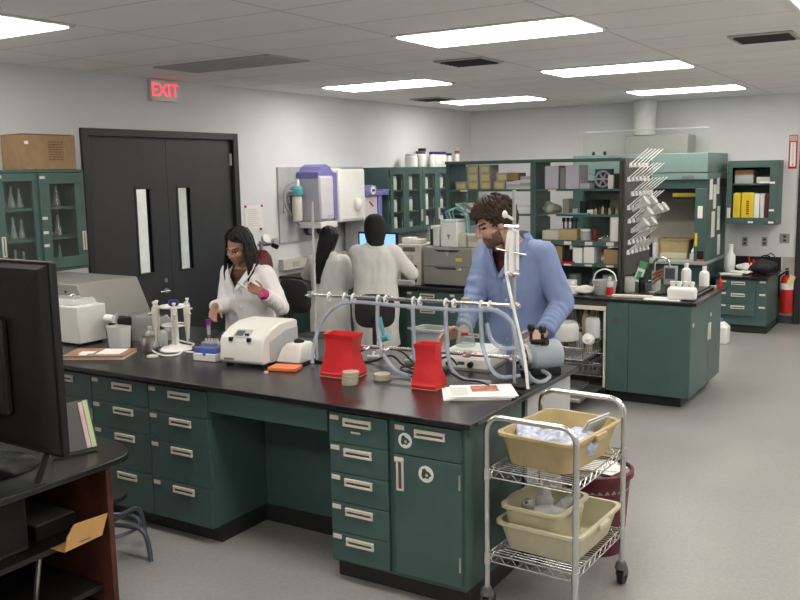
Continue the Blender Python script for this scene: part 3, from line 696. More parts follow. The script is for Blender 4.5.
tubes = [
 [(-1.95, 4.10, 1.312), (-2.174, 4.10, 1.295), (-2.546, 4.10, 1.295), (-2.85, 4.10, 1.297), (-2.986, 4.10, 1.255), (-3.083, 4.09, 1.147), (-3.11, 4.05, 1.0), (-3.10, 4.03, .93)],
 [(-2.677, 4.085, 1.296), (-2.674, 4.08, 1.152), (-2.638, 4.07, 1.03), (-2.554, 4.05, .95), (-2.44, 4.02, H+.014)],
 [(-2.451, 4.085, 1.296), (-2.447, 4.085, 1.17), (-2.443, 4.085, 1.03), (-2.40, 4.085, .965), (-2.30, 4.08, H+.014)],
 [(-2.248, 4.085, 1.296), (-2.243, 4.085, 1.158), (-2.233, 4.08, 1.051), (-2.20, 4.07, .973), (-2.12, 4.06, .935), (-1.98, 4.08, H+.016)],
 [(-2.041, 4.085, 1.30), (-2.036, 4.085, 1.175), (-2.025, 4.085, 1.097), (-1.98, 4.085, 1.0), (-1.93, 4.10, .96), (-1.90, 4.25, .94)],
 [(-2.02, 4.085, 1.318), (-1.924, 4.07, 1.306), (-1.857, 4.06, 1.26), (-1.83, 4.06, 1.171), (-1.80, 4.08, 1.05), (-1.77, 4.12, .965), (-1.755, 4.22, H+.016), (-1.77, 4.36, H+.016), (-1.83, 4.40, H+.03)],
 [(-2.007, 4.085, 1.24), (-1.979, 4.085, 1.155), (-1.917, 4.085, 1.117), (-1.86, 4.085, 1.123), (-1.81, 4.10, 1.14)],
]
for q in tubes:
    mb = MB(); mb.tube(q, R_, 10, 6); mb.build('tubing', 'tubing', t)
mb = MB(); mb.tube([(-1.849, 4.10, 1.72), (-1.887, 4.10, 1.707), (-1.900, 4.10, 1.621), (-1.904, 4.10, 1.56), (-1.898, 4.095, 1.494), (-1.871, 4.085, 1.393), (-1.838, 4.08, 1.267), (-1.79, 4.07, 1.092), (-1.765, 4.06, H+.012)], .0085); mb.build('white_tube', 'white2', t)
mb = MB(); mb.cyl((-1.873, 4.10, 1.735), (-1.873, 4.10, 1.51), .016, n=14); mb.cyl((-1.845, 4.11, 1.72), (-1.845, 4.11, 1.52), .008, n=10); mb.build('flow_gauge', 'white2', t)
mb = MB(); mb.cyl((-1.95, 4.09, 1.625), (-1.79, 4.09, 1.60), .004, n=8); mb.cyl((-1.91, 4.1, 1.74), (-1.83, 4.1, 1.737), .010, n=8); mb.cyl((-1.91, 4.1, 1.505), (-1.83, 4.1, 1.50), .010, n=8); mb.build('gauge_clamp', 'steel', t)
mb = MB(); mb.ell((-1.905, 4.09, 1.80), (.014, .014, .02), 10, 8); mb.cyl((-1.905, 4.09, 1.80), (-1.873, 4.13, 1.77), .008, n=8); mb.build('white_tip', 'white2', t)
# black cables behind the pouches
for k, (lb, q) in enumerate((
    ('black cable from the small mixer towards the left red pouch', [(-3.12, 4.24, H+.012), (-3.04, 4.20, H+.05), (-2.95, 4.22, H+.02), (-2.85, 4.26, H+.007), (-2.7, 4.25, H+.06), (-2.6, 4.22, H+.02), (-2.45, 4.16, H+.008)]),
    ('black cable looping behind the left red pouch', [(-3.0, 4.30, H+.007), (-2.88, 4.28, H+.09), (-2.74, 4.27, H+.105), (-2.62, 4.26, H+.08), (-2.52, 4.24, H+.02), (-2.42, 4.22, H+.05), (-2.3, 4.2, H+.10), (-2.24, 4.2, H+.06)]),
    ('black cable crossing from right pouch to the bench edge', [(-2.28, 4.06, H+.07), (-2.2, 4.03, H+.06), (-2.1, 4.0, H+.035), (-2.02, 4.02, H+.03), (-1.92, 4.0, H+.012), (-1.80, 3.99, H+.007), (-1.762, 3.98, H+.007)]),
    ('black cable coil lying beneath the rod frame', [(-2.6, 4.19, H+.007), (-2.5, 4.10, H+.012), (-2.36, 4.12, H+.007), (-2.32, 4.22, H+.012), (-2.42, 4.30, H+.007), (-2.55, 4.27, H+.012), (-2.58, 4.17, H+.019)]))):
    mb = MB(); mb.tube(q, .006); S(mb, 'cable', 'black', lb, 'cable')
for x, lb, m in ((-2.93, 'small white stopcock lying by the left red pouch', 'white2'), (-2.67, 'small metal valve fitting behind the left red pouch', 'steel')):
    mb = MB(); mb.cyl((0, 0, .012), (.07, .02, .016), .011, n=10); mb.cyl((.03, 0, .012), (.03, .03, .04), .008, n=8); S(mb, 'valve_fitting', m, lb, 'fitting', (x, 4.35, H+.001))
# blue-grey tap-like pump fitting standing behind
t = T('bottle_pump', 'small teal pump head on a stem behind the left red pouch', 'pump head', (-2.87, 4.40, H+.0005))
mb = MB(); mb.lathe([(.03, 0), (.03, .05), (.012, .07), (.012, .11), (0, .11)]); mb.build('base', 'frost', t)
mb = MB(); mb.cyl((-.01, 0, .11), (.06, 0, .135), .02); mb.cyl((.03, 0, .13), (-.0, .0, .25), .012); mb.build('head', 'aqua', t)
# white hotplate
t = T('hot_plate', 'white flat stirring plate with dark front controls near the man', 'stirrer', (-2.29, 4.49, H), math.radians(6))
mb = MB(); mb.loft([[(-.14, -.15, .010), (.14, -.15, .010), (.14, .15, .010), (-.14, .15, .010)], [(-.15, -.14, .06), (.15, -.14, .06), (.15, .15, .06), (-.15, .15, .06)], [(-.14, -.10, .095), (.14, -.10, .095), (.14, .15, .095), (-.14, .15, .095)]]); mb.build('housing', 'white', t, .006)
bx(-.125, -.085, .0952, .125, .14, .103).build('plate', 'white2', t, .003)
for x in (-.09, .04):
    mb = MB(); mb.cyl((x, -.143, .035), (x, -.168, .034), .016, n=14); mb.build('knob', 'black', t)
bx(-.04, -.1465, .022, .0, -.143, .046).build('display', 'lcd', t)
bx(-.15, -.16, .0005, .15, .16, .0098).build('base', 'greyinst', t)
# stoppered cylinder
t = T('stoppered_flask', 'tall glass flask with cork and red mark before the man', 'flask', (-2.345, 4.50, H+.1036)); t.scale = (.74, .74, .70)
mb = MB(); mb.lathe([(.075, 0), (.08, .008), (.078, .03), (.05, .22), (.032, .30), (.03, .36), (.034, .365), (.027, .36), (.028, .30), (.046, .22), (.073, .03), (0, .012)], n=20); mb.build('body', 'glass', t)
mb = MB(); mb.lathe([(.024, .35), (.034, .40), (0, .40)], n=14); mb.build('stopper', 'tan', t)
mb = MB(); mb.T = Matrix.Rotation(-1.2, 4, 'Z'); mb.box(.066, -.028, .10, .069, .028, .125); mb.build('red_mark', 'red2', t)
# vacuum pump
t = T('vacuum_pump', 'blue-grey cylindrical vacuum pump with two black gauges at bench edge', 'pump', (-1.865, 4.49, H), math.radians(-36)); t.scale = (.80, .80, .80)
gm = mat('pump_blue_grey', (.34, .40, .45), .4)
mb = MB(); mb.lathe([(.085, -.12), (.10, -.11), (.105, .03), (.095, .10), (.06, .13), (0, .135)], n=26)
R = Matrix.Rotation(PI/2, 3, 'X')
for i in range(len(mb.v)): v = R @ mb.v[i]; mb.v[i] = Vector((v.x, -v.y, v.z+.118)) if False else Vector((v.x, v.y, v.z+.122))
mb.build('body', gm, t)
mb = MB(); mb.cyl((0, -.135, .122), (0, -.165, .122), .09, n=24); mb.build('end_cap', 'steel', t)
mb = MB()
for k in range(8): a = k*PI/4; mb.cyl((.068*math.cos(a), -.165, .122+.068*math.sin(a)), (.068*math.cos(a), -.176, .122+.068*math.sin(a)), .012, n=8)
mb.cyl((0, -.165, .122), (0, -.18, .122), .024, n=14); mb.build('bolt', 'black', t)
mb = MB(); mb.box(-.08, -.13, .0005, -.04, .10, .04); mb.box(.04, -.13, .0005, .08, .10, .04); mb.build('feet', 'black', t, .004)
for x, y, z in ((-.055, -.06, .285), (.06, -.04, .29)):
    mb = MB(); mb.cyl((x, y, .20), (x, y, z-.01), .011, n=10); mb.cyl((x, y+.014, z+.02), (x, y-.014, z+.02), .027, n=18); mb.ell((x, y-.014, z+.02), (.024, .006, .024), 14, 6); mb.build('gauge', 'black', t)
mb = MB(); mb.cyl((.02, -.10, .225), (.10, -.05, .235), .018, n=12); mb.cyl((.10, -.05, .235), (.12, -.04, .237), .028, n=12); mb.build('knob', 'black', t)
mb = MB(); mb.cyl((-.05, -.05, .20), (.06, -.03, .20), .02, n=10); mb.build('manifold', 'steel', t)
# ------------------------------------------------------------------ chrome wire cart
t = T('wire_cart', 'chrome two-tier wire utility cart beside the front bench', 'cart', (-1.495, 3.775, 0), math.radians(-2))
X0, X1, Y0, Y1 = -.215, .215, -.29, .29
def arch(y, nm):
    mb = MB(); zt = .93
    pts = [(X0, y, .11), (X0, y, zt-.07)]+[(X0+.07-.07*math.cos(a), y, zt-.07+.07*math.sin(a)) for a in [PI/2*k/6 for k in range(1, 7)]]+[(X1-.07+.07*math.sin(a), y, zt-.07+.07*math.cos(a)) for a in [PI/2*k/6 for k in range(7)]]+[(X1, y, .11)]
    mb.tube(pts, .0135, 12, 1, None, False); mb.build(nm, 'chrome', t)
arch(Y0, 'handle_frame'); arch(Y1, 'handle_frame')
def shelf(z):
    mb = MB()
    a0, a1, b0, b1 = X0+.005, X1-.005, Y0, Y1
    for zz in (z, z-.036):
        mb.tube([(a0, b0, zz), (a1, b0, zz), (a1, b1, zz), (a0, b1, zz), (a0, b0, zz)], .0038, 6, 1, None, False)
    def zig(p, q, n):
        pts = []
        for i in range(2*n+1):
            k = i/(2*n); pts.append((p[0]+(q[0]-p[0])*k, p[1]+(q[1]-p[1])*k, z if i % 2 == 0 else z-.036))
        mb.tube(pts, .0025, 5, 1, None, False)
    zig((a0, b0), (a1, b0), 7); zig((a0, b1), (a1, b1), 7); zig((a0, b0), (a0, b1), 9); zig((a1, b0), (a1, b1), 9)
    for i in range(1, 24):
        y = b0+(b1-b0)*i/24; mb.cyl((a0, y, z+.002), (a1, y, z+.002), .002, n=5)
    for i in (1, 2, 3): x = a0+(a1-a0)*i/4; mb.cyl((x, b0, z-.003), (x, b1, z-.003), .003, n=6)
    sh = mb.build('wire_shelf', 'chrome', t)
    mb = MB()
    for x in (X0, X1):
        for y in (Y0, Y1): mb.cyl((x, y, z-.045), (x, y, z+.01), .019, .0165, n=12)
    mb.build('collar', 'chrome', sh)
shelf(.685); shelf(.285)
for x in (X0, X1):
    for y in (Y0, Y1):
        mb = MB(); mb.cyl((x, y, .085), (x, y, .12), .034, .022, n=14); mb.box(x-.022, y-.02, .05, x-.014, y+.03, .095); mb.box(x+.014, y-.02, .05, x+.022, y+.03, .095); cs = mb.build('caster', mat('caster_grey', (.10, .10, .11), .5), t, .002)
        mb = MB(); mb.cyl((x-.013, y+.018, .046), (x+.013, y+.018, .046), .0455, n=20); mb.cyl((x-.024, y+.018, .046), (x+.024, y+.018, .046), .012, n=10); mb.build('wheel', 'black', cs)
def tub(label, loc, w, d, h, m, rz, name='storage_tub', taper=.03):
    t = T(name, label, 'tub', loc, rz); mb = MB(); mb.tub(-w/2, -d/2, w/2, d/2, 0, h, taper, .004, .014, .05); mb.build('body', m, t)
    
    for s in (-1, 1): bx(s*(w/2+.012), -.05, h-.03, s*(w/2+.03), .05, h-.003).build('grip', m, t, .004)
    return t
tub('tan translucent tub full of packets on the top tier of the cart', (-1.49, 3.80, .6905), .37, .50, .15, 'tan', math.radians(-6))
for i, (x, y, z, r, lb) in enumerate(((-1.57, 3.74, .775, (.10, .11, .055), 'crinkled clear packet with blue print, left in the tan tub'), (-1.41, 3.76, .775, (.09, .12, .055), 'crinkled clear packet with blue print, right in the tan tub'))):
    mb = MB(); crumple(mb, (0, 0, 0), r, .5, i+2, 26, 16, 14.); S(mb, 'plastic_packet', 'bagblue', lb, 'packet', (x, y, z), 0, 'packets in the tan tub')
mb = MB(); crumple(mb, (0, 0, 0), (.15, .17, .035), .35, 9, 22, 12, 10.); S(mb, 'plastic_bag', 'bag', 'clear plastic bags filling the bottom of the tan tub', 'plastic bag', (-1.49, 3.83, .745))
mb = MB(); mb.T = Matrix.Rotation(.55, 4, 'Y'); mb.box(-.0, -.09, 0, .006, .10, .16); mb.box(.009, -.08, .0, .014, .09, .15)
S(mb, 'clear_sheets', mat('hazy_white_film', (.66, .66, .64), .5), 'white translucent sheets leaning out of the tan tub\'s right side', 'plastic sheets', (-1.42, 3.90, .745), -.2)
tub('large cream tub on the bottom tier of the cart', (-1.485, 3.79, .2905), .40, .50, .135, 'cream_tub', math.radians(-3))
tub('smaller cream tub of glassware sitting inside the large cream tub', (-1.535, 3.735, .2965), .285, .33, .20, 'cream_tub', math.radians(-3), 'small_tub', .02)
for i, (x, y, z, a, b, r, lb) in enumerate(((-1.60, 3.70, .46, .5, .3, .035, 'clear glass tube sticking up leftmost in the small cream tub'), (-1.55, 3.76, .47, -.6, .2, .045, 'clear glass funnel lying at the back of the small cream tub'), (-1.50, 3.68, .455, .9, -.5, .04, 'clear glass vessel lying at the front of the small cream tub'), (-1.46, 3.78, .46, -.4, -.7, .038, 'clear glass bottle lying at the right of the small cream tub'))):
    mb = MB(); mb.lathe([(r*.9, -.06), (r, -.05), (r, .02), (r*.4, .05), (r*.36, .085), (r*.3, .085), (r*.85, .015), (r*.85, -.05), (0, -.055)], n=14)
    o = S(mb, 'glassware', 'frost', lb, 'glassware', (x, y, z), 0, 'glassware in the small tub'); o.rotation_euler = (a+.5, b, i)
mb = MB(); crumple(mb, (0, 0, 0), (.11, .13, .05), .4, 4, 20, 12, 16.); S(mb, 'plastic_bag', 'bag', 'clear wrap under the glassware in the small cream tub', 'plastic bag', (-1.535, 3.735, .405))
# maroon bin with papers on top
t = T('waste_bin', 'round maroon waste bin standing behind the wire cart', 'bin', (-1.535, 4.43, 0))
mb = MB(); mb.lathe([(.145, .0005), (.15, .012), (.182, .41), (.20, .415), (.20, .445), (.185, .45), (.174, .41), (.14, .02), (0, .015)], n=32); mb.build('body', 'maroon', t)
mb = MB(); mb.lathe([(.178, .35), (.178, .432), (0, .436)], n=28); mb.build('liner', mat('bin_liner', (.30, .27, .24), .5), t)
for k, (a, lb) in enumerate(((.3, 'printed white paper lying on top of the maroon bin, upper sheet'), (-.2, 'white paper lying on top of the maroon bin, lower sheet'))):
    S(bx(-.12, -.085, 0, .12, .085, .003), 'paper_sheet', 'paper', lb, 'paper', (-1.54+.03*k, 4.42, .4545-.0045*k), a)

# ------------------------------------------------------------------ dark computer desk, front left
DX, DY, DT = -3.19, 2.72, .745
t = T('computer_desk', 'dark computer desk with mahogany end panel in the left foreground', 'desk', (0, 0, 0))
poly = [(-4.55, .85), (DX-.02, .85), (DX, .95), (DX+.005, 2.58), (DX+.0, 2.68)]+[(DX-.34+.34*math.cos(a), 2.68+.18*math.sin(a)) for a in [PI/2*k/8 for k in range(1, 9)]]+[(-4.55, 2.86)]
mb = MB(); mb.prism(poly, 'z', DT-.032, DT); mb.build('desktop', 'black_top', t, .006)
bx(-4.45, 2.63, .03, DX-.045, 2.66, DT-.033).build('end_panel', 'wood', t, .002)
bx(-4.45, .95, .03, DX-.045, .98, DT-.033).build('end_panel', 'wood', t, .002)
bx(-3.86, .982, .02, -3.84, 2.628, DT-.033).build('modesty_panel', 'darkwood', t)
bx(-3.838, .982, .36, -3.33, 2.628, .385).build('shelf', 'darkwood', t)
bx(-3.838, .982, .10, -3.30, 2.628, .125).build('shelf', 'darkwood', t)
for y in (2.645, .965):
    mb = MB(); mb.box(-4.43, y-.03, .0005, -3.19, y+.03, .03); mb.build('foot', 'black', t, .004)
# things on the desk shelf
t = T('kraft_envelope', 'kraft paper envelope sticking out of the dark desk shelf', 'envelope', (-3.27, 2.50, .386), 0)
mb = MB(); mb.prism([(-.12, .002), (.085, .0075), (.125, .10), (-.06, .11), (-.10, .065)], 'x', .03, .036); mb.build('sleeve', 'kraft', t)
mb = MB(); mb.add([(.03, -.12, .002), (.03, .085, .0075), (-.06, .085, .006), (-.06, -.12, .002), (.03, -.12, .0), (.03, .085, .005), (-.06, .085, .003), (-.06, -.12, .0)], [(0, 1, 2, 3), (7, 6, 5, 4), (0, 4, 5, 1), (1, 5, 6, 2), (2, 6, 7, 3), (3, 7, 4, 0)]); mb.build('bottom_flap', 'kraft', t)
bx(.0362, -.04, .018, .0368, .02, .024).build('printed_line', 'print', t)
t = T('computer_tower', 'dark grey computer box on the shelf of the dark desk', 'computer', (-3.58, 2.24, .386))
bx(-.20, -.09, 0, .17, .09, .29).build('case', mat('dark_grey_case', (.03, .03, .032), .5), t, .006); bx(.1702, -.08, .02, .175, .08, .27).build('front_panel', 'black', t, .003)
t = T('document_box', 'grey flat box lying on the dark desk shelf behind the envelope', 'box', (-3.58, 2.50, .386))
bx(-.20, -.11, 0, .14, .11, .07).build('box', 'black', t, .004); bx(-.195, -.105, .0702, .135, .105, .078).build('lid', mat('dim_grey_lid', (.07, .07, .07), .5), t, .002)
mb = MB(); mb.tube([(-3.40, 2.33, .126), (-3.36, 2.34, .35)], .012, 8, 1, None, False); S(mb, 'bracket_post', 'steel', 'thin metal post between the lower shelves of the dark desk', 'post')
# the display seen from behind
t = T('monitor', 'large black monitor seen from behind at the left edge', 'monitor', (-3.69, 2.31, DT+.0005), math.radians(-2)); t.scale = (1, 1, .985)
mb = MB(); mb.prism([(-.62, .125), (.62, .125), (.62, .955), (-.62, .955)], 'y', .0, .035); mb.build('bezel', 'black', t, .006)
mb = MB(); mb.loft([[(-.61, -.001, .135), (.61, -.001, .135), (.61, -.001, .945), (-.61, -.001, .945)], [(-.585, -.03, .155), (.585, -.03, .155), (.585, -.03, .925), (-.585, -.03, .925)], [(-.50, -.06, .22), (.50, -.06, .22), (.50, -.06, .82), (-.50, -.06, .82)]]); mb.build('back_shell', 'black', t, .004)
bx(-.40, -.10, .30, .40, -.0602, .72).build('electronics_housing', 'black', t, .012)
bx(-.605, .0352, .14, .605, .037, .94).build('screen', 'black_gloss', t)
mb = MB(); mb.box(-.06, -.055, .02, .06, -.02, .30); mb.build('neck', 'black', t, .006)
mb = MB(); mb.lathe([(.21, 0), (.212, .006), (.19, .018), (.06, .024), (0, .024)], (.10, -.02, 0), n=32); mb.build('base', 'black_gloss', t)
for sx in (-1, 1): mb = MB(); mb.cyl((sx*.50, -.05, .012), (sx*.52, -.01, .13), .013, n=10); mb.build('prop_leg', 'black', t)
t = T('leaning_binder', 'grey folder with green and pink page edges leaning by the monitor', 'folder', (-3.42, 2.62, DT+.001), math.radians(-18))
mb = MB(); mb.T = Matrix.Rotation(-.42, 4, 'Y'); mb.box(0, -.11, .006, .018, .10, .24); mb.build('cover', mat('folder_grey', (.06, .06, .06), .5), t, .002)
mb = MB(); mb.T = Matrix.Rotation(-.42, 4, 'Y'); mb.box(.0185, .070, .010, .024, .092, .235); mb.build('green_page', mat('pale_green_page', (.45, .55, .30), .7), t)
mb = MB(); mb.T = Matrix.Rotation(-.42, 4, 'Y'); mb.box(.0185, .048, .010, .022, .068, .23); mb.build('pink_page', mat('pale_pink_page', (.60, .42, .46), .7), t)
# stool between desk and bench
t = T('stool', 'low stool with bent blue-grey tube legs between desk and bench', 'stool', (-3.79, 3.07, 0))
sm_ = mat('blue_grey_tube', (.10, .12, .15), .4, .3)
mb = MB(); mb.lathe([(.10, .30), (.11, .31), (.11, .33), (.09, .34), (0, .34)], n=28); mb.build('seat', 'black_fab', t)
mb = MB(); mb.cyl((0, 0, .10), (0, 0, .30), .022, n=14); mb.build('post', sm_, t)
for k in range(4):
    a = k*PI/2+.12; c, s = math.cos(a), math.sin(a)
    mb = MB(); mb.tube([(.0, 0, .16), (.16*c, .16*s, .175), (.235*c, .235*s, .165), (.27*c, .27*s, .11), (.285*c, .285*s, .0005)], .013, 10, 5); mb.build('leg', sm_, t)
mb = MB(); mb.tube([(.17*math.cos(2*PI*k/24), .17*math.sin(2*PI*k/24), .15) for k in range(25)], .010, 8, 1, None, False); mb.build('foot_ring', sm_, t)
# ------------------------------------------------------------------ glass-front wall cabinets
def open_case(t, x0, x1, d, z0, z1, shelves, m='teal', th=.022, back='teal', front_lip=0, backpanel=True):
    mb = MB()
    mb.box(x0, -d, z0, x0+th, -.0, z1); mb.box(x1-th, -d, z0, x1, -.0, z1); mb.box(x0+th, -d, z0, x1-th, 0, z0+th); mb.box(x0+th, -d, z1-th, x1-th, 0, z1)
    mb.build('case', m, t, .003)
    if backpanel: bx(x0+th, -.012, z0+th, x1-th, -.001, z1-th).build('back_panel', back, t)
    for z in shelves: bx(x0+th+.001, -d+.03, z-.02, x1-th-.001, -.013, z).build('shelf', m, t, .002)
def glass_door(t, a, b, z0, z1, y, fr=.055, pull_side=None, cards=(), m='teal'):
    mb = MB()
    for q in ((a, z0, b, z0+fr), (a, z1-fr, b, z1), (a, z0+fr, a+fr, z1-fr), (b-fr, z0+fr, b, z1-fr)): mb.box(q[0], y-.02, q[1], q[2], y, q[3])
    d = mb.build('door', m, t, .002)
    bx(a+fr, y-.012, z0+fr, b-fr, y-.008, z1-fr).build('pane', 'pane', d)
    if pull_side:
        px = a+.028 if pull_side == 'L' else b-.028
        pull(d, px, z0+.20, y-.02, False, .15, .032)
    for cz in cards: bx(a+.004, y-.023, cz-.011, a+.05, y-.0205, cz+.011).build('label_card', 'card', d)
    return d
t = T('wall_cabinet', 'teal wall cabinet with two sliding glass doors left of the double doors', 'cabinet', (XL+.001, 0, 0), PI/2)
open_case(t, 4.0, 4.80, .335, 1.30, 2.09, (1.565, 1.80), back='teal')
glass_door(t, 4.02, 4.39, 1.325, 2.065, -.313, .062, 'L', (2.04,))
glass_door(t, 4.375, 4.78, 1.325, 2.065, -.334, .085, 'R', (2.03, 1.72, 1.61, 1.51))
lv = {1.3225: 'bottom', 1.565: 'middle', 1.80: 'top'}
for z, nm in lv.items():
    for k, (yy, r, h) in enumerate(((4.13, .028, .12), (4.20, .032, .14), (4.27, .028, .12))):
        flask(('left', 'middle', 'right')[k]+' glass flask behind the left glass door, '+nm+' shelf of the door-side wall cabinet', (XL+.245, yy, z+.0008), h+.03, r, 'flasks in the door-side wall cabinet')
    for k, (yy, r, h) in enumerate(((4.52, .03, .13), (4.60, .035, .15))):
        flask(('left', 'right')[k]+' glass flask behind the right glass door, '+nm+' shelf of the door-side wall cabinet', (XL+.245, yy, z+.0008), h+.02, r, 'flasks in the door-side wall cabinet')
# cardboard box on top
t = T('cardboard_box', 'brown cardboard box on top of the wall cabinet by the doors', 'box', (XL+.19, 4.52, 2.0908), PI/2)
bx(-.235, -.13, 0, .235, .14, .262).build('body', 'cardboard', t, .003)
mb = MB(); mb.add([(-.235, .14, .2625), (.235, .14, .2625), (.235, -.128, .266), (-.235, -.128, .266), (-.235, .14, .2645), (.235, .14, .2645), (.235, -.128, .269), (-.235, -.128, .269)], [(3, 2, 1, 0), (4, 5, 6, 7), (0, 1, 5, 4), (1, 2, 6, 5), (2, 3, 7, 6), (3, 0, 4, 7)]); mb.build('flap', 'cardboard', t)
mb = MB()
random.seed(3)
for r in range(8):
    x = -.015
    while x < .115:
        w_ = random.uniform(.012, .035); mb.box(x, -.1312, .205-.019*r, min(x+w_, .12), -.1303, .213-.019*r); x += w_+.006
mb.build('printed_text', mat('brown_box_ink', (.14, .08, .04), .8), t)
bx(-.225, -.1312, .19, -.19, -.1303, .215).build('white_sticker', 'paper', t)
# tall cabinets in the back corner
t = T('wall_cabinet', 'teal wall cabinet with four glass doors in the back corner', 'cabinet', (XL+.001, 0, 0), PI/2)
open_case(t, 9.30, 11.75, .37, 1.24, 2.085, (1.53, 1.80), back='teal')
bx(10.095, -.345, 1.262, 10.115, -.014, 2.063).build('divider', 'teal', t)
for a, b, s in ((9.325, 9.69, None), (9.692, 10.10, 'R'), (10.112, 10.50, None), (10.502, 10.905, 'L'), (10.907, 11.31, 'R'), (11.32, 11.728, 'L')): glass_door(t, a, b, 1.265, 2.06, -.371, .065, s)
n = 0
for z, nm in ((1.2628, 'bottom'), (1.53, 'middle'), (1.80, 'top')):
    for di, (a, dn) in enumerate(((9.40, 'first'), (9.78, 'second'), (10.19, 'third'), (10.60, 'fourth'))):
        for k in range(2):
            m_ = ['white2', 'offwhite', 'white', 'tan'][(n*7+k) % 4]; h = .15+.05*((n*5) % 3)/2
            jar(('left', 'right')[k]+' reagent bottle behind the '+dn+' glass door, '+nm+' shelf of the corner cabinet', (XL+.30, a+.11*k+.02, z+.0008), .042, h, m_, ['black', 'white2', 'red2', 'blue'][n % 4], 'reagent bottles in the corner cabinet', 'reagent_bottle', 'bottle'); n += 1
# jars on top of it
def onTop(y): return (XL+.19, 10.16+(y-10.10)*1.25, 2.0858)
jar('white jar with pale lid, leftmost on top of the corner cabinet', onTop(10.10), .085, .17, 'white2', 'white', 'bottles on the corner cabinet')
jar('white jar with dark lid on the corner cabinet, second from left', onTop(10.30), .075, .21, 'white2', 'print', 'bottles on the corner cabinet')
jar('tall white jar with black lid, tallest on the corner cabinet', (XL+.12, 10.57, 2.0858), .06, .25, 'white2', 'black', 'bottles on the corner cabinet')
lab4 = mat('violet_label_stripe', (.10, .08, .25), .6)
for k in range(4):
    t = jar(('first', 'second', 'third', 'fourth')[k]+' of four slim white bottles with dark stripes on the corner cabinet', (XL+.20, 10.70+.105*k, 2.0858), .045, .205, 'white2', 'navy', 'striped bottles on the corner cabinet', 'bottle', 'bottle')
    bx(.037, -.008, .04, .0395, .008, .14).build('stripe_label', lab4, t)
jar('white bottle with navy lid, right of the striped bottles', onTop(10.93), .045, .19, 'white2', 'navy', 'bottles on the corner cabinet')
t = jar('white bottle with red cap at the right end of the corner cabinet', (XL+.25, 11.33, 2.0858), .04, .22, 'white2', 'red2', 'bottles on the corner cabinet', 'squeeze_bottle', 'bottle')
mb = MB(); mb.tube([(0, 0, .24), (0, .02, .255), (0, .07, .235), (0, .08, .20)], .008); mb.build('spout', 'white2', t)

# ------------------------------------------------------------------ counter along the left wall
cabinet('teal base cabinets along the left wall under water purifiers, left pair', 7.62, 8.75, -.62, .60, [('door', 7.62, 8.18, .10, .72, 'R'), ('door', 8.18, 8.75, .10, .72, 'L'), ('drawer', 7.62, 8.18, .72, .872), ('drawer', 8.18, 8.75, .72, .872)], loc=(XL+.001, 0, 0), rz=PI/2)
cabinet('teal base cabinets along the left wall in the back corner', 8.752, 12.2, -.62, .60, [('door', 8.752+.69*k, 8.752+.69*(k+1), .10, .872, 'R') for k in range(5)], loc=(XL+.001, 0, 0), rz=PI/2)
S(bx(XL+.002, 7.60, .886, XL+.65, 12.22, H), 'worktop', 'black_top', 'black worktop along the left wall behind the two women', 'worktop', bev=.004)
t = T('wall_raceway', 'beige box-like outlet strip on the left wall above the counter', 'outlet', (XL+.001, 7.60, .97), PI/2)
bx(0, -.07, 0, 1.9, 0, .125).build('housing', 'offwhite', t, .006)
for x in (.22, .75): bx(x-.06, -.073, .03, x+.06, -.0705, .09).build('outlet_plate', 'beige', t)
# grey backing panel with purifier
S(bx(XL+.001, 7.62, 1.27, XL+.022, 9.28, 2.10), 'backing_panel', mat('backing_panel_grey', (.44, .44, .46), .6), 'pale grey backing board on the wall behind the water purifiers', 'panel', bev=.003)
t = T('water_filter', 'cream cylindrical water filter with aqua head and hose on the wall', 'water filter', (XL+.023, 7.82, 0), PI/2)
mb = MB(); mb.lathe([(.04, 1.50), (.055, 1.51), (.058, 1.76), (.05, 1.78), (0, 1.78)], (0, -.09, 0)); mb.build('canister', 'offwhite', t)
mb = MB(); mb.lathe([(.072, 1.79), (.075, 1.80), (.075, 1.86), (.05, 1.89), (0, 1.89)], (0, -.09, 0)); mb.build('head', 'aqua', t)
mb = MB(); mb.lathe([(.02, 1.89), (.02, 1.95), (.012, 1.97), (0, 1.97)], (0.02, -.09, 0)); mb.build('valve', 'white2', t)
mb = MB(); mb.tube([(-.07, -.09, 1.84), (-.16, -.08, 1.83), (-.19, -.07, 1.72), (-.12, -.06, 1.62), (.0, -.05, 1.52), (.10, -.04, 1.45)], .011); mb.tube([(.02, -.09, 1.93), (-.10, -.1, 1.92), (-.2, -.08, 1.84), (-.19, -.05, 1.60)], .009); mb.build('hose', mat('grey_hose', (.30, .30, .30), .5), t)
bx(-.05, -.03, 1.70, .05, 0, 1.85).build('bracket', 'steel', t)
for y_, lb in ((8.10, 'round pressure gauge on the wall board, left one'), (8.33, 'round black-rimmed fitting on the wall board, right of the gauge')):
    t = T('pressure_gauge', lb, 'gauge', (XL+.023, y_, 1.385), PI/2); mb = MB(); mb.cyl((0, 0, 0), (0, -.05, 0), .055, n=20); mb.build('case', 'navy' if y_ < 8.2 else 'ventdark', t)
    mb = MB(); mb.cyl((0, -.0502, 0), (0, -.053, 0), .042, n=20); mb.build('dial', 'lavgrey', t)
    mb = MB(); mb.tube([(.0, -.02, .05), (.01, -.03, .12), (-.02, -.03, .20)], .01); mb.build('hose', 'ventdark', t)
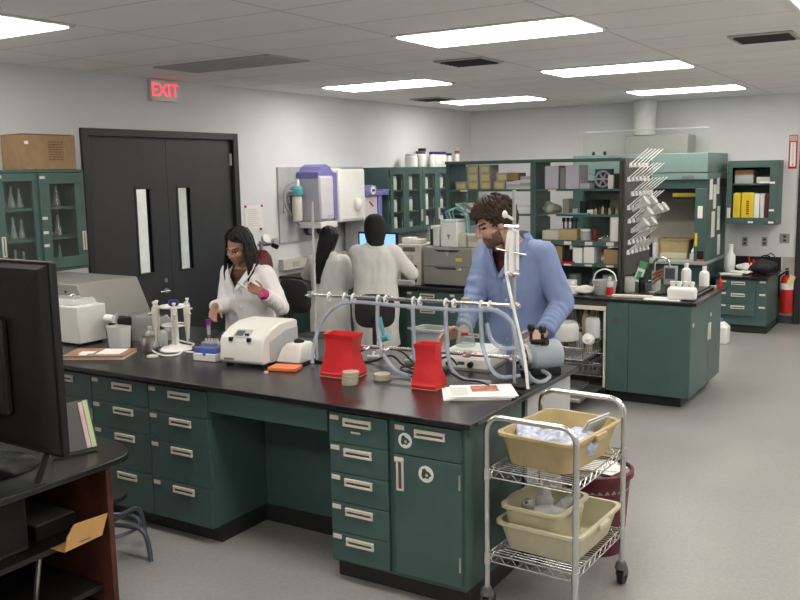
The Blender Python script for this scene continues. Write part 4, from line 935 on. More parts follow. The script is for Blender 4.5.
# lavender-capped purifier
t = T('water_purifier', 'lilac and grey wall-mounted water purifier with arched purple top', 'water purifier', (XL+.023, 0, 0), PI/2)
bx(7.93, -.32, 1.50, 8.19, -.002, 2.0).build('housing', 'lavgrey', t, .012)
mb = MB(); mb.prism([(7.925, 1.97), (7.925, 2.04), (7.98, 2.055), (8.01, 2.10), (8.08, 2.125), (8.15, 2.10), (8.19, 2.05), (8.21, 2.04), (8.21, 1.50), (8.192, 1.50), (8.192, 2.002), (7.94, 2.002)], 'y', -.31, -.01); mb.build('top_cover', 'lav', t, .004)
bx(7.94, -.336, 1.52, 8.17, -.3205, 1.985).build('front_panel', mat('pale_front_panel', (.62, .61, .65), .35), t, .008)
bx(8.172, -.34, 1.505, 8.235, -.3205, 2.03).build('side_trim', 'lav', t, .006)
bx(8.05, -.3375, 1.545, 8.15, -.3363, 1.56).build('name_strip', 'greyplastic', t)
# white storage tank unit
t = T('water_tank', 'glossy white wall-mounted water tank with tap beside the purifier', 'water tank', (XL+.023, 0, 0), PI/2)
bx(8.25, -.36, 1.47, 8.77, -.002, 2.065).build('housing', 'white2', t, .015)
bx(7.93, -.33, 1.42, 8.245, -.002, 1.494).build('lower_housing', 'white2', t, .008)
mb = MB(); mb.lathe([(.09, 2.0605), (.09, 2.08), (.06, 2.085), (0, 2.085)], (8.36, -.2, 0)); mb.build('top_cap', 'white', t)
mb = MB(); mb.lathe([(.035, 1.60), (.05, 1.64), (.05, 1.70), (.03, 1.73), (0, 1.73)], (8.58, -.395, 0)); mb.cyl((8.58, -.36, 1.69), (8.58, -.39, 1.69), .03); mb.build('tap', 'white', t)
bx(8.30, -.3635, 1.49, 8.72, -.3605, 1.505).build('seam', 'greyplastic', t)
# purple framed dispenser tower
t = T('dispenser_tower', 'tall white lab dispenser with purple side frame behind the headscarfed woman', 'lab instrument', (XL+.025, -.13, H), PI/2)
bx(8.93, -.36, .0005, 9.28, -.02, .16).build('base', 'white', t, .01)
bx(8.93, -.34, .1605, 9.19, -.03, .83).build('column', mat('dispenser_white', (.62, .60, .63), .4), t, .012)
bx(9.195, -.36, .1605, 9.27, -.03, .88).build('side_frame', 'lav', t, .012)
mb = MB(); mb.prism([(8.93, .835), (8.93, .90), (9.02, .965), (9.12, .955), (9.17, .885), (9.27, .885), (9.27, .905), (9.40, .905), (9.40, .835)], 'y', -.37, -.05); mb.build('top_arm', 'lav', t, .006)
mb = MB(); mb.cyl((9.04, -.371, .90), (9.04, -.385, .90), .05, n=20); d = mb.build('display_ring', 'white2', t); bx(9.01, -.3875, .885, 9.07, -.3855, .915).build('display', 'lcd', d)
mb = MB(); mb.cyl((9.36, -.20, .834), (9.36, -.20, .30), .012); mb.build('tube', 'white2', t)
mb = MB(); mb.T = Matrix.Translation((9.05, -.342, .74)) @ Matrix.Rotation(.6, 4, 'Y'); mb.box(-.05, -.001, -.012, .05, .0, .012); mb.build('red_mark', 'red2', t)
# paper on wall, gas cylinder
t = T('wall_paper', 'white notice sheet with red pins on the wall behind the woman', 'notice', (XL+.001, 7.22, 1.46), PI/2)
bx(-.14, -.003, 0, .14, 0, .245).build('sheet', 'paper', t)
for x, z in ((-.13, .235), (.13, .235), (-.12, .01), (.10, -.01)):
    mb = MB(); mb.cyl((x, -.003, z), (x, -.01, z), .014, n=10); mb.build('pin', 'red2', t)
mb = MB()
for r in range(9): mb.box(-.10, -.0038, .03+.021*r, .10-.03*(r % 3), -.0031, .034+.021*r)
mb.build('printed_lines', mat('grey_ink', (.45, .42, .42), .8), t)
t = T('gas_cylinder', 'maroon gas cylinder with regulator standing against the left wall', 'gas cylinder', (-6.08, 7.10, 0))
mb = MB(); mb.lathe([(.11, .0005), (.115, .02), (.115, 1.10), (.10, 1.18), (.06, 1.235), (.035, 1.25), (0, 1.25)], n=26); mb.build('body', mat('maroon_cylinder', (.16, .012, .022), .3), t)
mb = MB(); mb.cyl((0, 0, 1.245), (0, 0, 1.34), .022, n=12); mb.cyl((-.04, 0, 1.30), (.14, .03, 1.31), .017, n=10); mb.build('valve', 'steel', t)
mb = MB(); mb.cyl((.05, -.0, 1.36), (.085, -.01, 1.375), .045, n=18); mb.build('gauge', 'white2', t)
mb = MB(); mb.cyl((.12, .06, 1.33), (.155, .06, 1.335), .04, n=18); mb.build('gauge', 'steel', t)
mb = MB(); mb.cyl((.13, .03, 1.30), (.19, .03, 1.28), .025, n=12); mb.build('knob', 'black', t)

# ------------------------------------------------------------------ bench 2 behind
YF2 = 7.415
cabinet('long teal drawer cabinet of the rear bench under the grey imaging instrument', -4.52, -3.07, YF2, .60, [('drawer', -4.52, -4.04, z0, z1) for z0, z1 in ((.72, .872), (.52, .72), (.10, .52))]+[('drawer', -4.04, -3.56, z0, z1) for z0, z1 in ((.72, .872), (.52, .72), (.10, .52))]+[('door', -3.56, -3.07, .10, .872, 'L')])
cabinet('teal cabinet of the rear bench at its left end by the women', -5.30, -4.522, YF2+.30, .30, [('door', -5.30, -4.91, .10, .872, 'R'), ('door', -4.91, -4.522, .10, .872, 'L')])
t = T('sink_cabinet', 'teal end cabinet of the rear bench with two doors facing right', 'cabinet', (0, 0, 0))
bx(-2.485, YF2+.003, .10, -1.792, 8.535, .884).build('body', 'teal', t, .002)
bx(-2.483, YF2+.08, .001, -1.86, 8.50, .0995).build('toe_kick', 'kick', t)
bx(-2.482, YF2-.016, .103, -2.293, YF2+.002, .882).build('front_panel', 'teal', t, .002); bx(-2.290, YF2-.016, .103, -1.774, YF2+.002, .882).build('front_panel', 'teal', t, .002)
mb = MB(); mb.cyl((-2.40, YF2-.017, .725), (-2.40, YF2-.020, .725), .026, n=18); mb.build('service_hole', mat('dull_brown_plug', (.10, .07, .06), .6), t)
for a, b, hy in ((7.42, 8.05, 8.02), (8.054, 8.535, 8.085)):
    d = bx(-1.7915, a, .103, -1.772, b, .882).build('door', 'teal', t, .002)
    mb = MB(); mb.box(-1.7715, hy-.016, .50, -1.760, hy+.016, .65); mb.build('pull', 'pull', d, .003)
    mb = MB(); mb.box(-1.7715, a+.05, .70, -1.766, a+.075, .73); mb.build('label_card', 'card', d)
S(bx(-5.32, 7.388, .886, -1.728, 8.56, H), 'worktop', 'black_top', 'black worktop of the rear bench carrying the shelving and instruments', 'worktop', bev=.004)
S(bx(-5.28, 8.02, .001, -2.49, 8.535, .884), 'bench_carcass', 'teal', 'plain teal back half of the rear bench under the shelving', 'cabinet')
# sink
t = T('sink', 'black drop-in sink at the right end of the rear bench', 'sink', (0, 0, H))
mb = MB(); mb.tub(-2.17, 7.62, -1.80, 8.38, .0005, .022, 0, .03, .004, .03); mb.build('rim', 'black_gloss', t)
bx(-2.13, 7.66, .0008, -1.84, 8.34, .004).build('basin_floor', 'black', t)
t = T('faucet', 'slim chrome lab faucet on the right end of the rear bench', 'faucet', (-2.27, 8.07, H+.0005))
mb = MB(); mb.lathe([(.03, 0), (.03, .01), (.015, .03), (0, .03)]); mb.build('flange', 'chrome', t)
mb = MB(); mb.tube([(0, 0, .02), (0, 0, .22), (.01, 0, .27), (.06, 0, .30), (.12, 0, .28), (.14, 0, .22)], .011); mb.build('spout', 'chrome', t)
mb = MB(); mb.cyl((-.05, 0, .08), (.05, 0, .08), .01); mb.build('handle', 'chrome', t)

# ------------------------------------------------------------------ dishwasher with its door down
t = T('dishwasher', 'open lab dishwasher with dropped door and racks in the rear bench', 'dishwasher', (0, 0, 0))
dx0, dx1 = -3.065, -2.49
mb = MB(); mb.box(dx0, YF2, .10, dx0+.02, 8.0, .883); mb.box(dx1-.022, YF2, .10, dx1-.002, 8.0, .883); mb.box(dx0+.02, 7.985, .10, dx1-.022, 8.0, .883); mb.box(dx0+.02, YF2, .10, dx1-.022, 7.985, .12); mb.box(dx0+.02, YF2, .845, dx1-.022, 7.985, .883)
mb.build('tub', mat('dishwasher_tub', (.10, .095, .085), .35, .5), t)
bx(dx0, YF2-.012, .80, dx1-.002, YF2-.0005, .838).build('control_strip', 'pull', t, .003)
mb = MB(); mb.box(dx1-.024, YF2-.008, .12, dx1-.002, YF2-.0005, .795); mb.build('frame_edge', 'pull', t)
bx(dx0+.03, YF2-.56, .105, dx1-.03, YF2-.002, .135).build('door', 'steel', t, .004)
bx(dx0+.01, YF2+.05, .001, dx1-.01, 7.95, .099).build('toe_kick', 'kick', t)
def rack(z0, z1, ya, yb):
    mb = MB(); a, b = dx0+.05, dx1-.05
    for z in (z0, z1):
        mb.tube([(a, ya, z), (b, ya, z), (b, yb, z), (a, yb, z), (a, ya, z)], .0045, 6, 1, None, False)
    for i in range(12):
        x = a+(b-a)*i/11; mb.cyl((x, ya, z0), (x, ya, z1), .0028, n=5); mb.cyl((x, yb, z0), (x, yb, z1), .0028, n=5); mb.cyl((x, ya, z0), (x, yb, z0), .0028, n=5)
    for i in range(11):
        y = ya+(yb-ya)*i/10; mb.cyl((a, y, z0), (a, y, z1), .0028, n=5); mb.cyl((b, y, z0), (b, y, z1), .0028, n=5); mb.cyl((a, y, z0), (b, y, z0), .0028, n=5)
        for x in (a+.12, a+.24, a+.36):
            if b-x > .03: mb.cyl((x, y, z0), (x, y, z1+.03), .003, n=5)
    mb.build('wire_rack', 'chrome', t)
rack(.44, .54, 6.97, 7.45)
rack(.20, .30, 7.46, 7.96)
rack(.55, .62, 7.47, 7.96)
mb = MB(); mb.box(-2.90, 7.0, .16, -2.6, 7.3, .185); mb.cyl((-2.75, 7.15, .137), (-2.75, 7.15, .16), .05); mb.build('spray_arm', 'steel', t)
for k, (x, y, z, r, h, lb) in enumerate(((-2.78, 7.13, .585, .14, .15, 'big clear round basin upside down on the dishwasher rack'), (-2.58, 7.32, .585, .065, .17, 'clear jar upside down at the right of the dishwasher rack'))):
    mb = MB(); mb.lathe([(r, 0), (r*1.02, .01), (r, h*.8), (r*.85, h), (0, h), (0, h-.006), (r*.8, h-.006), (r*.95, h*.78), (r*.96, .01)], n=26); S(mb, 'basin', 'frost', lb, 'basin', (x, y, z-.008))
mb = MB(); mb.cyl((0, 0, 0), (.0, -.05, .02), .045, n=18); mb.cyl((0, -.05, .02), (0, -.09, .035), .02, n=12); S(mb, 'plug', 'white2', 'round white plug leaning on the dishwasher rack', 'plug', (-2.50, 7.02, .61))
n = 0
for r_ in range(2):
    for k in range(4):
        y = 7.55+.18*r_; x = dx0+.12+.11*k
        mb = MB(); mb.lathe([(.032, 0), (.034, .01), (.034, .16), (.02, .19), (.018, .22), (0, .22)], n=12)
        S(mb, 'bottle', 'glass' if n % 2 else 'tan', 'inverted bottle on the '+('front', 'back')[r_]+' row of the upper dishwasher rack, '+('leftmost', 'second from left', 'third from left', 'rightmost')[k], 'bottle', (x, y, .5545), 0, 'bottles in the dishwasher'); n += 1
for k in range(5):
    mb = MB(); mb.lathe([(.03, 0), (.032, .01), (.028, .13), (.012, .16), (0, .16)], n=12)
    S(mb, 'glass_tube', 'frost' if k % 2 else 'tan', 'inverted glass on the lower dishwasher rack, number '+('one', 'two', 'three', 'four', 'five')[k]+' from the left', 'glassware', (dx0+.10+.085*k, 7.03 if k < 3 else 7.36, .4455), 0, 'glassware in the lower dishwasher rack')

# ------------------------------------------------------------------ shelving on bench 2
SY0, SY1 = 7.76, 8.12
t = T('shelving_unit', 'teal open shelving unit with two bays standing on the rear bench', 'shelving', (0, 0, 0))
mb = MB(); mb.box(-4.25, SY0-.02, 2.085, -2.4787, SY1+.01, 2.115); mb.build('top_board', 'teal', t, .003)
for a, b in ((-4.25, -4.215), (-3.355, -3.30)): bx(a, SY0, H+.0005, b, SY1, 2.0845).build('side_panel', 'teal', t, .003)
bx(-2.51, SY0, H+.0005, -2.48, SY1, 2.0845).build('side_panel', mat('dark_brown_panel', (.045, .04, .036), .5), t, .003)
for a, b in ((-4.214, -3.356), (-3.299, -2.511)):
    for z, th in ((1.84, .018), (1.61, .018), (1.372, .045), (1.165, .03)):
        s = bx(a, SY0+.005, z-th, b, SY1-.002, z).build('shelf', 'teal', t, .002)
        if z < 1.5:
            for k in range(4): bx(a+.08+.2*k, SY0+.0015, z-th+.006, a+.15+.2*k, SY0+.0048, z-.008).build('label_card', 'card', s)
        else: bx(a+.12, SY0+.0015, z-th+.001, a+.2, SY0+.0048, z-.001).build('label_card', 'card', s)
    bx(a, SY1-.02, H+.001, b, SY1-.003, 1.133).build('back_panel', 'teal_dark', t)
# boxes, upper left bay
def ybox(x, z, lb, w=.115, y=7.79, h=.078):
    t = T('specimen_box', lb, 'box', (x, y, z+.0008), 0, 'yellow-fronted boxes in the upper left bay')
    bx(-w/2, 0, 0, w/2, .20, h).build('body', mat('box_grey', (.40, .38, .34), .7) if 'box_grey' not in bpy.data.materials else bpy.data.materials['box_grey'], t, .002)
    bx(-w/2+.02, -.0015, .008, w/2-.012, -.0003, h-.018).build('yellow_label', mat('pale_yellow_label', (.62, .56, .22), .7) if 'pale_yellow_label' not in bpy.data.materials else bpy.data.materials['pale_yellow_label'], t)
for k, x in enumerate((-4.10, -3.97, -3.835, -3.69)): ybox(x, 1.84, ('leftmost', 'second', 'third', 'rightmost')[k]+' yellow-labelled box on the bottom row of the upper left bay')
for k, x in enumerate((-3.97, -3.84, -3.66)): ybox(x, 1.9185, ('left', 'middle', 'right')[k]+' yellow-labelled box on the second row of the upper left bay')
for k, x in enumerate((-3.97, -3.845)): ybox(x, 1.997, ('left', 'right')[k]+' yellow-labelled box at the very top of the upper left bay')
S(bx(-.05, 0, 0, .05, .18, .07), 'carton', 'cardboard', 'plain brown box on the second row at the right of the yellow boxes', 'box', (-3.545, 7.80, 1.9255), bev=.002)
for k in range(3): S(bx(-.075, 0, 0, .075, .18, .024), 'flat_box', 'white' if k != 1 else 'lavgrey', ('bottom', 'middle', 'top')[k]+' of three flat pale boxes right of the yellow boxes', 'box', (-3.545, 7.80, 1.8408+.0246*k), bev=.002, group='flat boxes in the upper left bay')
for k in range(4): S(bx(-.055, 0, 0, .055, .16, .03), 'flat_box', 'white' if k % 2 == 0 else 'greyplastic', ('bottom', 'second', 'third', 'top')[k]+' of four stacked slim boxes at the right of the upper left bay', 'box', (-3.42, 7.80, 1.8408+.0306*k), bev=.002, group='slim boxes in the upper left bay')
for k in range(7):
    mb = MB(); mb.T = Matrix.Rotation(.42, 4, 'Y'); mb.box(-.10, 0, 0, .08, .22, .016)
    S(mb, 'slanted_file', ['paper', 'greyinst', 'white', 'greyplastic'][k % 4], ('first', 'second', 'third', 'fourth', 'fifth', 'sixth', 'seventh')[k]+' of the slanted white files leaning on the left bay\'s second shelf', 'file', (-4.08+.062*k, 7.80, 1.652+.0), bev=.001, group='slanted files')
S(bx(-.10, 0, 0, .09, .2, .07), 'white_box', 'paper', 'white box on the second shelf by the middle post', 'box', (-3.455, 7.79, 1.6108), bev=.004)
# right bay, top shelf
for x, lb in ((-3.155, 'left white box file on the top shelf of the right bay'), (-2.955, 'right white box file on the top shelf of the right bay')):
    t = T('box_file', lb, 'file', (x, 7.785, 1.8408), 0, 'white box files'); bx(-.065, 0, 0, .065, .24, .205).build('case', 'lavgrey', t, .003); bx(-.063, .001, .2055, .063, .239, .212).build('lid', 'greyplastic', t)
S(bx(-.025, 0, 0, .02, .22, .19), 'grey_binder', 'greyinst', 'grey binder between the two white box files', 'binder', (-3.05, 7.80, 1.8408), bev=.002)
t = T('round_fan', 'round pale fan-like disc in dark frame on the top right shelf', 'fan', (-2.705, 7.90, 1.8408))
mb = MB()
mb.tube([(.07*math.cos(2*PI*k/24), 0, .085+.07*math.sin(2*PI*k/24)) for k in range(25)], .010, 8, 1, None, False); mb.build('rim', 'greyplastic', t)
mb = MB(); mb.cyl((0, -.006, .085), (0, .012, .085), .02, n=12)
for k in range(6): a = k*PI/3; mb.cyl((.018*math.cos(a), 0, .085+.018*math.sin(a)), (.066*math.cos(a), 0, .085+.066*math.sin(a)), .009, n=6)
mb.build('spokes', 'greyplastic', t)
mb = MB(); mb.box(-.08, .014, 0, .08, .06, .175); mb.build('frame', 'navy', t)
for k, (x, m, w_, h, lb) in enumerate(((-2.845, 'frost', .10, .05, 'small clear box left of the round disc on the top right shelf'), (-2.60, 'white', .05, .12, 'white carton at the right end of the top right shelf'), (-2.545, 'black', .04, .13, 'black carton at the right end of the top right shelf'))): S(bx(-w_/2, 0, 0, w_/2, .12, h), 'carton', m, lb, 'box', (x, 7.80, 1.8408), bev=.002)
# right bay, second shelf
mb = MB(); crumple(mb, (0, 0, .055), (.085, .07, .055), .35, 5, 20, 12, 16., 0.0); S(mb, 'plastic_bag', mat('greenish_bag', (.34, .40, .32), .3, bump=.4, bscale=30), 'crumpled pale green plastic bag on the second shelf of the right bay', 'plastic bag', (-3.19, 7.86, 1.6112))
for k, (x, m, w_, d_, h, lb) in enumerate(((-3.02, 'greyinst', .06, .12, .14, 'grey box with label behind the green bag'), (-2.93, 'frost', .05, .1, .05, 'small clear tray centre of the second right shelf'), (-2.86, 'black', .05, .10, .12, 'black device standing centre of the second right shelf'), (-2.79, 'white2', .05, .08, .04, 'small white box right of the black device'))):
    S(bx(-w_/2, 0, 0, w_/2, d_, h), 'carton', m, lb, 'box', (x, 7.80, 1.6108), bev=.002)
for k in range(7):
    bottle(('first', 'second', 'third', 'fourth', 'fifth', 'sixth', 'seventh')[k]+' of the little dark vials in a row on the second right shelf', (-2.745+.033*k, 7.83, 1.6108), .013, .06+.012*(k % 3), 'ventdark' if k % 2 else 'tan', 'print', 'little vials on the second right shelf', 'vial', 'vial')
S(bx(-.20, 0, 0, .02, .06, .012), 'flat_tray', 'aqua', 'pale aqua card sticking out at the centre of the right bay', 'card', (-2.80, 7.735, 1.6108))
# right bay, third shelf
S(bx(-.08, 0, 0, .08, .2, .085), 'carton', 'offwhite', 'cream box on the third shelf beneath the row of black tubes', 'box', (-3.17, 7.80, 1.3728), bev=.003)
t = T('tube_rack', 'wooden block rack holding black-topped tubes on the third right shelf', 'rack', (-3.0, 7.80, 1.3728)); bx(-.085, 0, 0, .085, .15, .10).build('block', 'tan', t, .003)
for k in range(4):
    mb = MB(); mb.cyl((-.06+.04*k, .06, .1002), (-.06+.04*k, .06, .17), .008, n=8); mb.lathe([(.017, .165), (.018, .20), (0, .205)], (-.06+.04*k, .06, 0), 10); mb.build('black_tube', 'black', t)
jar('white translucent jar on the third right shelf, left of the centre', (-2.845, 7.85, 1.3728), .05, .10, 'frost', 'white2', None)
bottle('small dark red bottle on the third right shelf', (-2.755, 7.84, 1.3728), .028, .13, 'maroon', 'black')
mb = MB(); mb.lathe([(.07, 0), (.075, .012), (.03, .03), (.012, .05), (0, .05)]); S(mb, 'glass_dish', 'glass', 'clear glass dish with lid on the third right shelf', 'dish', (-2.66, 7.86, 1.3728))
S(bx(-.035, 0, 0, .035, .012, .23), 'paper_notice', 'paper', 'white paper hanging at the right end of the third shelf', 'paper', (-2.555, 7.79, 1.3728))
# right bay, bottom shelf
for x, w_, h, m, lb in ((-3.24, .06, .14, 'white', 'white box file at the left of the bottom right shelf'), (-3.12, .14, .15, 'cardboard', 'brown cardboard carton on the bottom right shelf, left'), (-3.0, .06, .11, 'black', 'black box on the bottom right shelf'), (-2.90, .09, .14, 'paper', 'white folder with teal edge on the bottom right shelf'), (-2.79, .10, .15, 'white2', 'bright white box in the middle of the bottom right shelf'), (-2.585, .13, .13, 'cardboard', 'brown cardboard carton at the right end of the bottom shelf')):
    S(bx(-w_/2, 0, 0, w_/2, .2, h), 'carton', m, lb, 'box', (x, 7.79, 1.1658), bev=.002)
S(bx(-.05, -.02, 0, .10, .01, .012), 'red_strip', 'red2', 'thin red strip on the bottom shelf in front of the black box', 'strip', (-3.02, 7.775, 1.1658))
# end board with pegs
PX = -2.478
t = T('drying_rack', 'dark pegboard drying rack with rows of long white pegs', 'drying rack', (0, 0, 0))
bx(PX, 7.765, 1.06, PX+.022, 8.56, 2.105).build('board', mat('dark_pegboard', (.05, .043, .038), .45), t, .003)
rows = [(2.055, 7.88, 5), (1.93, 7.82, 6), (1.80, 7.93, 6), (1.68, 7.83, 6), (1.56, 7.86, 6), (1.47, 7.95, 5), (1.37, 7.86, 5), (1.28, 7.84, 6)]
for z, y0, n in rows:
    for k in range(n):
        y = y0+.118*k; mb = MB(); x = PX+.022
        mb.lathe([(.017, -.03), (.02, -.02), (.014, .0), (.01, .012), (0, .012)], (x+.012, y, z), 8)
        L = .88 if z > 1.6 else .7
        mb.cyl((x+.008, y, z), (x+.185*L, y, z+.15*L), .0058, .005, 7); mb.build('peg', 'white2', t)
for k, (z, y, lb) in enumerate(((1.60, 7.86, 'clear flask hung leftmost on the upper of the glassware pegs'), (1.60, 8.10, 'clear flask hung in the middle of the upper glassware pegs'), (1.52, 8.30, 'clear flask hung at the right of the pegboard'), (1.50, 7.98, 'clear flask hung centrally on the pegboard'), (1.41, 7.86, 'clear flask hung lowest at the left of the pegboard'), (1.41, 8.10, 'clear flask hung lowest in the middle of the pegboard'), (1.52, 8.48, 'clear flask hung farthest right on the pegboard'))):
    mb = MB(); mb.lathe([(.016, -.11), (.016, -.05), (.05, .03), (.052, .05), (.03, .06), (0, .06), (0, .054), (.045, .045), (.012, -.05), (.012, -.11)], n=14)
    o = S(mb, 'flask', 'frost', lb, 'flask', (PX+.15, y, z+.11), 0, 'glassware on the drying pegs'); o.rotation_euler = (0, math.radians(51), 0)

# ------------------------------------------------------------------ instruments on the rear bench
t = T('gel_imager', 'grey two-drawer imaging instrument on the rear bench left of the man', 'lab instrument', (-4.095, 7.50, H))
bx(-.275, 0, .012, .30, .235, .385).build('housing', 'greyinst', t, .012)
bx(.255, -.004, .014, .305, .232, .388).build('side_trim', 'beige', t, .006)
for z0, z1 in ((.20, .365), (.02, .195)):
    d = bx(-.265, -.014, z0, .25, -.0005, z1).build('drawer', 'greyinst', t, .005)
    mb = MB(); mb.prism([(-.15, z1-.004), (.15, z1-.004), (.10, z1-.024), (-.10, z1-.024)], 'y', -.0165, -.0142); mb.build('grip', 'ventdark', d)
mb = MB(); mb.prism([(-.03, .355), (.03, .355), (.0, .30)], 'y', -.0165, -.0143); mb.build('badge', 'greyplastic', t)
bx(.09, -.0165, .255, .16, -.0143, .285).build('yellow_sticker', 'yellow', t); bx(.09, -.0165, .17, .15, -.0143, .195).build('white_sticker', 'paper', t)
mb = MB(); mb.box(-.26, .02, .0005, .28, .22, .0118); mb.build('foot', 'black', t)
t = T('hplc_stack', 'cream stack of two instrument modules beside the grey imager', 'lab instrument', (-4.53, 7.50, H))
bx(-.13, 0, .0008, .13, .38, .22).build('lower_module', 'offwhite', t, .006); bx(-.13, 0, .2205, .13, .38, .40).build('upper_module', 'offwhite', t, .006)
bx(-.10, -.004, .03, .09, -.0005, .20).build('door_window', 'lcd', t, .003)
bx(-.07, -.004, .33, .07, -.0005, .375).build('display', 'lcd', t, .002); 
mb = MB()
for k in range(3):
    for j in range(2): mb.box(-.06+.04*k, -.006, .25+.03*j, -.03+.04*k, -.0005, .265+.03*j)
mb.build('keypad', 'greyplastic', t)
S(bx(-.14, -.06, 0, .10, 0, .05), 'keyboard_tray', 'white', 'white tray in front of the cream instrument stack', 'tray', (-4.56, 7.488, H+.001), bev=.004)
for x, z, w_, d_, h, m, lb in ((-4.66, .0, .16, .2, .30, 'beige', 'beige instrument left of the cream stack behind the woman\'s shoulder'),):
    S(bx(-w_/2, 0, 0, w_/2, d_, h), 'small_instrument', m, lb, 'lab instrument', (x-.08, 7.70, H+.001), bev=.006)
zt = H+.4008
for k, (x, w_, h, m, lb) in enumerate(((-4.60, .10, .06, 'white2', 'white plastic box on the cream stack, left'), (-4.49, .09, .045, 'white', 'flat white case on the cream stack, right'))):
    S(bx(-w_/2, 0, 0, w_/2, .15, h), 'plastic_box', m, lb, 'box', (x, 7.56, zt), bev=.006)
flask('clear swan-like glass flask on top of the cream stack', (-4.44, 7.75, zt), .16, .045, None, 'glass_flask')
t = T('dispenser', 'white dispenser box with looping hoses on top of the grey imager', 'dispenser', (-4.06, 7.53, H+.3858))
bx(-.13, 0, 0, .05, .19, .235).build('housing', 'white2', t, .008); bx(.0505, .02, 0, .14, .18, .13).build('side_module', 'offwhite', t, .006)
bx(-.125, .005, .2355, .045, .185, .26).build('lid', mat('pale_aqua_lid', (.55, .66, .66), .4), t, .006)
mb = MB(); mb.prism([(-.06, .12), (-.02, .12), (-.04, .07)], 'y', -.002, -.0004); mb.build('badge', 'greyinst', t)
for k in range(3):
    mb = MB(); mb.tube([(-.08+.03*k, .08, .26), (-.10+.04*k, .06, .33+.01*k), (.0+.03*k, .08, .36+.015*k), (.08+.02*k, .1, .30), (.10+.015*k, .12, .10)], .007); mb.build('hose', 'frost' if k % 2 else 'aqua', t)
t = T('heat_block', 'small white instrument with dark side left of the hose dispenser', 'lab instrument', (-4.255, 7.54, H+.3858))
bx(-.05, 0, 0, .045, .18, .20).build('housing', 'white', t, .006); bx(-.052, -.004, .01, -.02, -.0005, .17).build('dark_panel', 'ventdark', t)
t = T('small_analyzer', 'cream small analyser box at the right on top of the grey imager', 'lab instrument', (-3.845, 7.54, H+.3892)); bx(-.06, 0, 0, .06, .17, .12).build('housing', 'offwhite', t, .006); bx(-.05, -.003, .05, .05, -.0005, .10).build('display', 'greyplastic', t)
t = T('monitor', 'black-framed monitor with bright blue screen in front of the headscarfed woman', 'monitor', (-5.03, 7.70, H+.0008))
bx(-.24, 0, .13, .24, .03, .50).build('bezel', 'black', t, .004); bx(-.22, -.002, .15, .22, -.0004, .48).build('screen', 'screen', t); bx(-.03, .01, .02, .03, .03, .15).build('neck', 'black', t); bx(-.12, -.06, 0, .12, .10, .02).build('base', 'black', t, .004)
# things on the right part of the rear bench
for k, (x, y, r, h, lb) in enumerate(((-3.00, 7.56, .06, .13, 'white plastic tub on the rear bench by the man\'s shoulder'), (-2.90, 7.64, .05, .11, 'white jar beside the white tub on the rear bench'), (-2.85, 7.52, .06, .07, 'low white dish in front of the white jars'))):
    mb = MB(); mb.lathe([(r*.85, 0), (r, .006), (r, h*.8), (r*1.06, h*.8), (r*1.06, h), (0, h)], n=20); S(mb, 'plastic_tub', 'white2', lb, 'tub', (x, y, H+.001))
beaker('clear beaker left behind the white tubs', (-2.97, 7.93, H+.001), .06, .13, 'glass'); beaker('taller clear beaker under the shelving beside the bucket', (-2.64, 7.92, H+.001), .06, .13, 'frost')
mb = MB(); crumple(mb, (0, 0, .035), (.085, .07, .04), .5, 7, 20, 12, 14., 0.0); S(mb, 'paper_towel', 'paper', 'crumpled white paper towels on the rear bench beside the white tubs', 'paper towel', (-2.73, 7.56, H+.0015))
flask('glass flask with green stopper under the shelving', (-2.80, 7.97, H+.001), .17, .06, None, 'erlenmeyer_flask', 'glass', 'green')
t = T('bucket', 'grey bucket with raised wire handle beside the pegboard', 'bucket', (-2.575, 7.61, H+.001))
mb = MB(); mb.lathe([(.085, 0), (.09, .006), (.105, .12), (.112, .125), (.10, .125), (.085, .01), (0, .008)], n=26); mb.build('body', 'greyplastic', t)
mb = MB(); mb.tube([(-.105, 0, .12), (-.08, 0, .19), (0, 0, .225), (.08, 0, .19), (.105, 0, .12)], .007); mb.build('handle', 'white2', t)
t = bottle('white spray bottle with red label near the front of the rear bench', (-2.50, 7.52, H+.001), .03, .17, 'frost', 'white2', None, 'wash_bottle', 'bottle'); 
mb = MB(); mb.cyl((0, 0, .01), (0, 0, .08), .0305, n=18, caps=False); mb.build('label', 'red2', t)
S(bx(-.17, -.04, 0, .17, .04, .02), 'wood_strip', 'offwhite', 'long cream tray lying at the front edge of the rear bench', 'tray', (-2.30, 7.52, H+.001), .12, bev=.004)
S(bx(-.16, -.10, 0, .14, .11, .006), 'white_mat', 'paper', 'white absorbent mat lying beside the sink corner', 'mat', (-2.02, 7.52, H+.001), .05)
beaker('clear plastic beaker standing behind the cream tray', (-2.43, 7.86, H+.001), .05, .13, 'frost')
jar('dark brown bottle behind the cream tray', (-2.36, 8.0, H+.001), .03, .12, 'black', 'black', None, 'brown_bottle', 'bottle')
t = T('tool_caddy', 'clamp stand with brown rubber-tipped clamps beside the faucet', 'clamp', (-2.22, 7.85, H+.001))
mb = MB(); mb.lathe([(.05, 0), (.05, .01), (.01, .02), (.009, .20), (0, .20)]); mb.build('stand', 'steel', t)
for k in range(3):
    mb = MB(); mb.tube([(0, 0, .08+.04*k), (.04, .0, .12+.035*k), (.09, .0, .155+.03*k)], .012); mb.build('clamp_arm', mat('brown_rubber', (.24, .09, .06), .6) if k == 0 else bpy.data.materials['brown_rubber'], t)
t = T('green_tag', 'green and white card tag tilted against the faucet', 'tag', (-2.45, 8.14, H+.06)); t.rotation_euler = (-.25, .35, .3)
bx(-.035, 0, 0, .035, .004, .20).build('card', 'paper', t); bx(-.035, -.0015, .13, .035, -.0003, .20).build('green_header', 'green', t); bx(-.02, -.0015, .02, .02, -.0003, .10).build('green_text_block', 'green', t)
bottle('white square bottle behind the sink, left of the pair', (-2.04, 8.30, H+.02), .045, .215, 'white2', 'white2', 'white bottles behind the sink')
